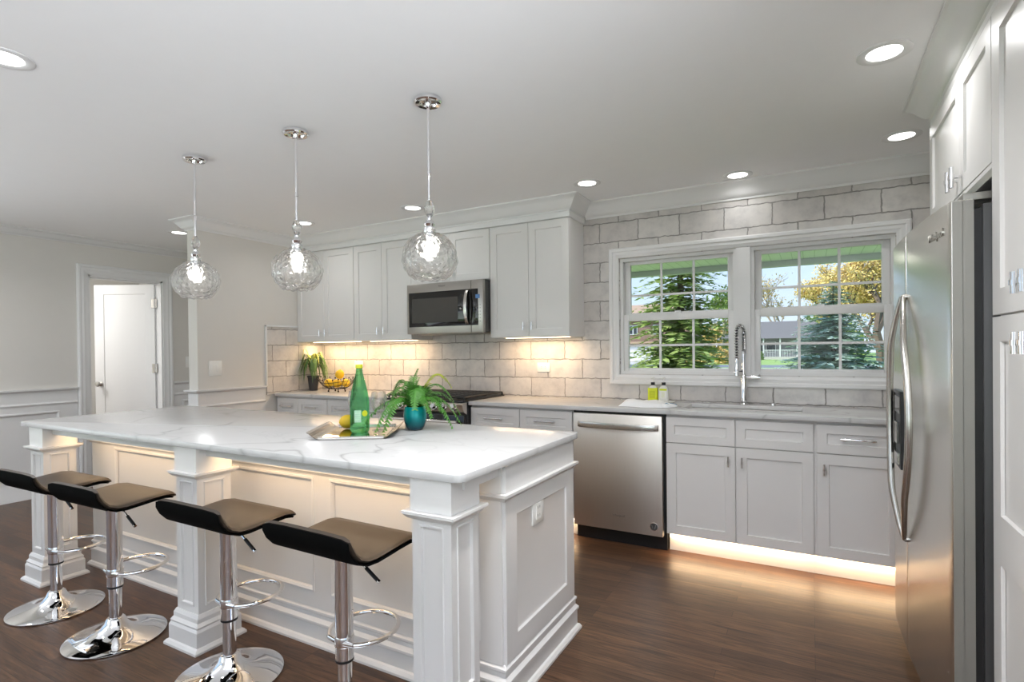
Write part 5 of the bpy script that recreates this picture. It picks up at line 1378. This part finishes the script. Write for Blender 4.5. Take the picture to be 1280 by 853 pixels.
def house_brown():
    x0, x1, y = -22.5, -11.2, 62.0
    t = thing('brown_house', (-16.5, y, GZ), 'brown two-storey house with white garage door seen through the left window', 'house')
    MB().box(x0, x1, y, y+9, GZ, 2.05).build('lower_wall', M['tan_brick'], t)
    MB().box(x0, x1, y+0.2, y+9, 2.06, 4.75).build('upper_wall', M['brown_siding'], t)
    m = MB(); a = [m.v(p) for p in ((x0-0.5, y-0.4, 4.75), (x1+0.5, y-0.4, 4.75), (x1+0.5, y+9.4, 4.75), (x0-0.5, y+9.4, 4.75))]; r = [m.v((x0+2.5, y+4.5, 7.0)), m.v((x1-3.0, y+4.5, 7.0))]
    m.f(a[::-1]); m.f([a[0], a[1], r[1], r[0]]); m.f([a[2], a[3], r[0], r[1]]); m.f([a[1], a[2], r[1]]); m.f([a[3], a[0], r[0]])
    m.build('roof', M['roof_tan'], t, smooth=0)
    m = MB(); m.box(x0-0.3, x1+0.3, y-0.5, y+0.1, 1.9, 2.15); m.build('band_roof', M['roof_tan'], t)
    d = MB().box(-18.6, -15.4, y-0.06, y-0.01, GZ+0.05, 1.72).build('garage_door', M['garage'], t)
    m = MB()
    for z in (0.15, 0.65, 1.15): m.box(-18.5, -15.5, y-0.08, y-0.06, z, z+0.03)
    m.build('panel_lines', M['fascia'], d)
    for xx in (-17.9, -14.9):
        f = MB().box(xx-0.55, xx+0.55, y+0.12, y+0.19, 3.0, 4.15).build('window', M['garage'], t)
        for s in (-0.27, 0.27): MB().box(xx+s-0.2, xx+s+0.2, y+0.09, y+0.12, 3.1, 4.05).build('pane', M['house_glass'], f)
house_brown()
def house_ranch():
    x0, x1, y = -9.5, 5.0, 76.0
    t = thing('ranch_house', (-2, y, GZ), 'low grey ranch house with a porch beyond the lawn', 'house')
    MB().box(x0, x1, y+1.8, y+9, GZ, 2.45).build('wall', M['house_grey'], t)
    m = MB(); a = [m.v(p) for p in ((x0-0.6, y-0.2, 2.45), (x1+0.6, y-0.2, 2.45), (x1+0.6, y+10, 2.45), (x0-0.6, y+10, 2.45))]; r = [m.v((x0+3, y+5, 4.9)), m.v((x1-3.5, y+5, 4.9))]
    m.f(a[::-1]); m.f([a[0], a[1], r[1], r[0]]); m.f([a[2], a[3], r[0], r[1]]); m.f([a[1], a[2], r[1]]); m.f([a[3], a[0], r[0]])
    m.build('roof', M['roof_grey'], t, smooth=0)
    MB().box(x0, x1, y-0.1, y+1.8, GZ, GZ+0.35).build('porch', M['drive'], t)
    for xx in (-4.2, -2.2, -0.2, 1.8):
        MB().box(xx-0.08, xx+0.08, y, y+0.16, GZ+0.36, 2.45).build('porch_post', M['garage'], t)
    m = MB().box(-4.2, 1.8, y+0.05, y+0.11, 0.85, 0.93)
    for k in range(30): m.box(-4.15+0.2*k, -4.10+0.2*k, y+0.05, y+0.1, GZ+0.36, 0.85)
    m.build('porch_rail', M['garage'], t)
    for xx in (-4.9, -3.4, 0.6):
        f = MB().box(xx-0.6, xx+0.6, y+1.70, y+1.79, 0.6, 2.05).build('window', M['garage'], t)
        MB().box(xx-0.52, xx+0.52, y+1.66, y+1.70, 0.68, 1.97).build('pane', M['house_glass'], f)
house_ranch()
def bush(name, x, y, rx, h, mat, seed, label, n=900, s=0.16, gr='bushes by the far houses'):
    rnd = random.Random(seed); t = thing(name, (x, y, GZ), label, 'bush', gr); V, Fc = [], []
    for k in range(n):
        a, b_ = rnd.uniform(0, 2*PI), math.acos(rnd.uniform(0, 1)); r = rnd.uniform(0.55, 1.0)
        p = Vector((x+rx*r*math.cos(a)*math.sin(b_), y+rx*0.7*r*math.sin(a)*math.sin(b_), GZ+0.02+h*r*math.cos(b_)))
        d = Vector((rnd.gauss(0, 1), rnd.gauss(0, 1), rnd.gauss(0, 1))).normalized(); c = d.orthogonal().normalized(); q = s*rnd.uniform(0.6, 1.2)
        i0 = len(V); V += [p-d*q, p+c*q*0.7, p+d*q, p-c*q*0.7]; Fc.append((i0, i0+1, i0+2, i0+3))
    quads_object('leaves', V, Fc, mat, t)
    MB().tube([(x, y, GZ), (x, y, GZ+h*0.6)], [0.08, 0.03], 6).build('stem', M['bark'], t)
bush('bush', -5.2, 73.5, 1.3, 1.7, M['hedge'], 1, 'round green bush at the left end of the ranch porch')
bush('bush', 3.2, 73.5, 1.6, 1.4, M['hedge'], 2, 'low green bush at the right end of the ranch porch')
bush('bush', -9.6, 56.0, 1.9, 2.2, M['golden'], 3, 'golden bush beside the brown house driveway')
bush('bush', -5.6, 54.5, 1.7, 2.4, M['golden'], 4, 'golden bush behind the green spruce trunk')
for i, (x, y, h, w, l) in enumerate([(-32, 100, 9, 8, 'tall green trees behind the brown house, left clump'), (-13, 110, 7, 9, 'hazy tree clump between the two houses'), (3, 116, 8, 8, 'tree clump rising behind the ranch roof'), (20, 112, 9, 8, 'tree clump far behind the golden maple'), (37, 100, 9, 8, 'tree clump at the far right of the view')]):
    bush('tree_clump', x, y, w, h, M['hedge' if i % 2 == 0 else 'golden'], 20+i, l, 1800, 0.45, 'far tree clumps')
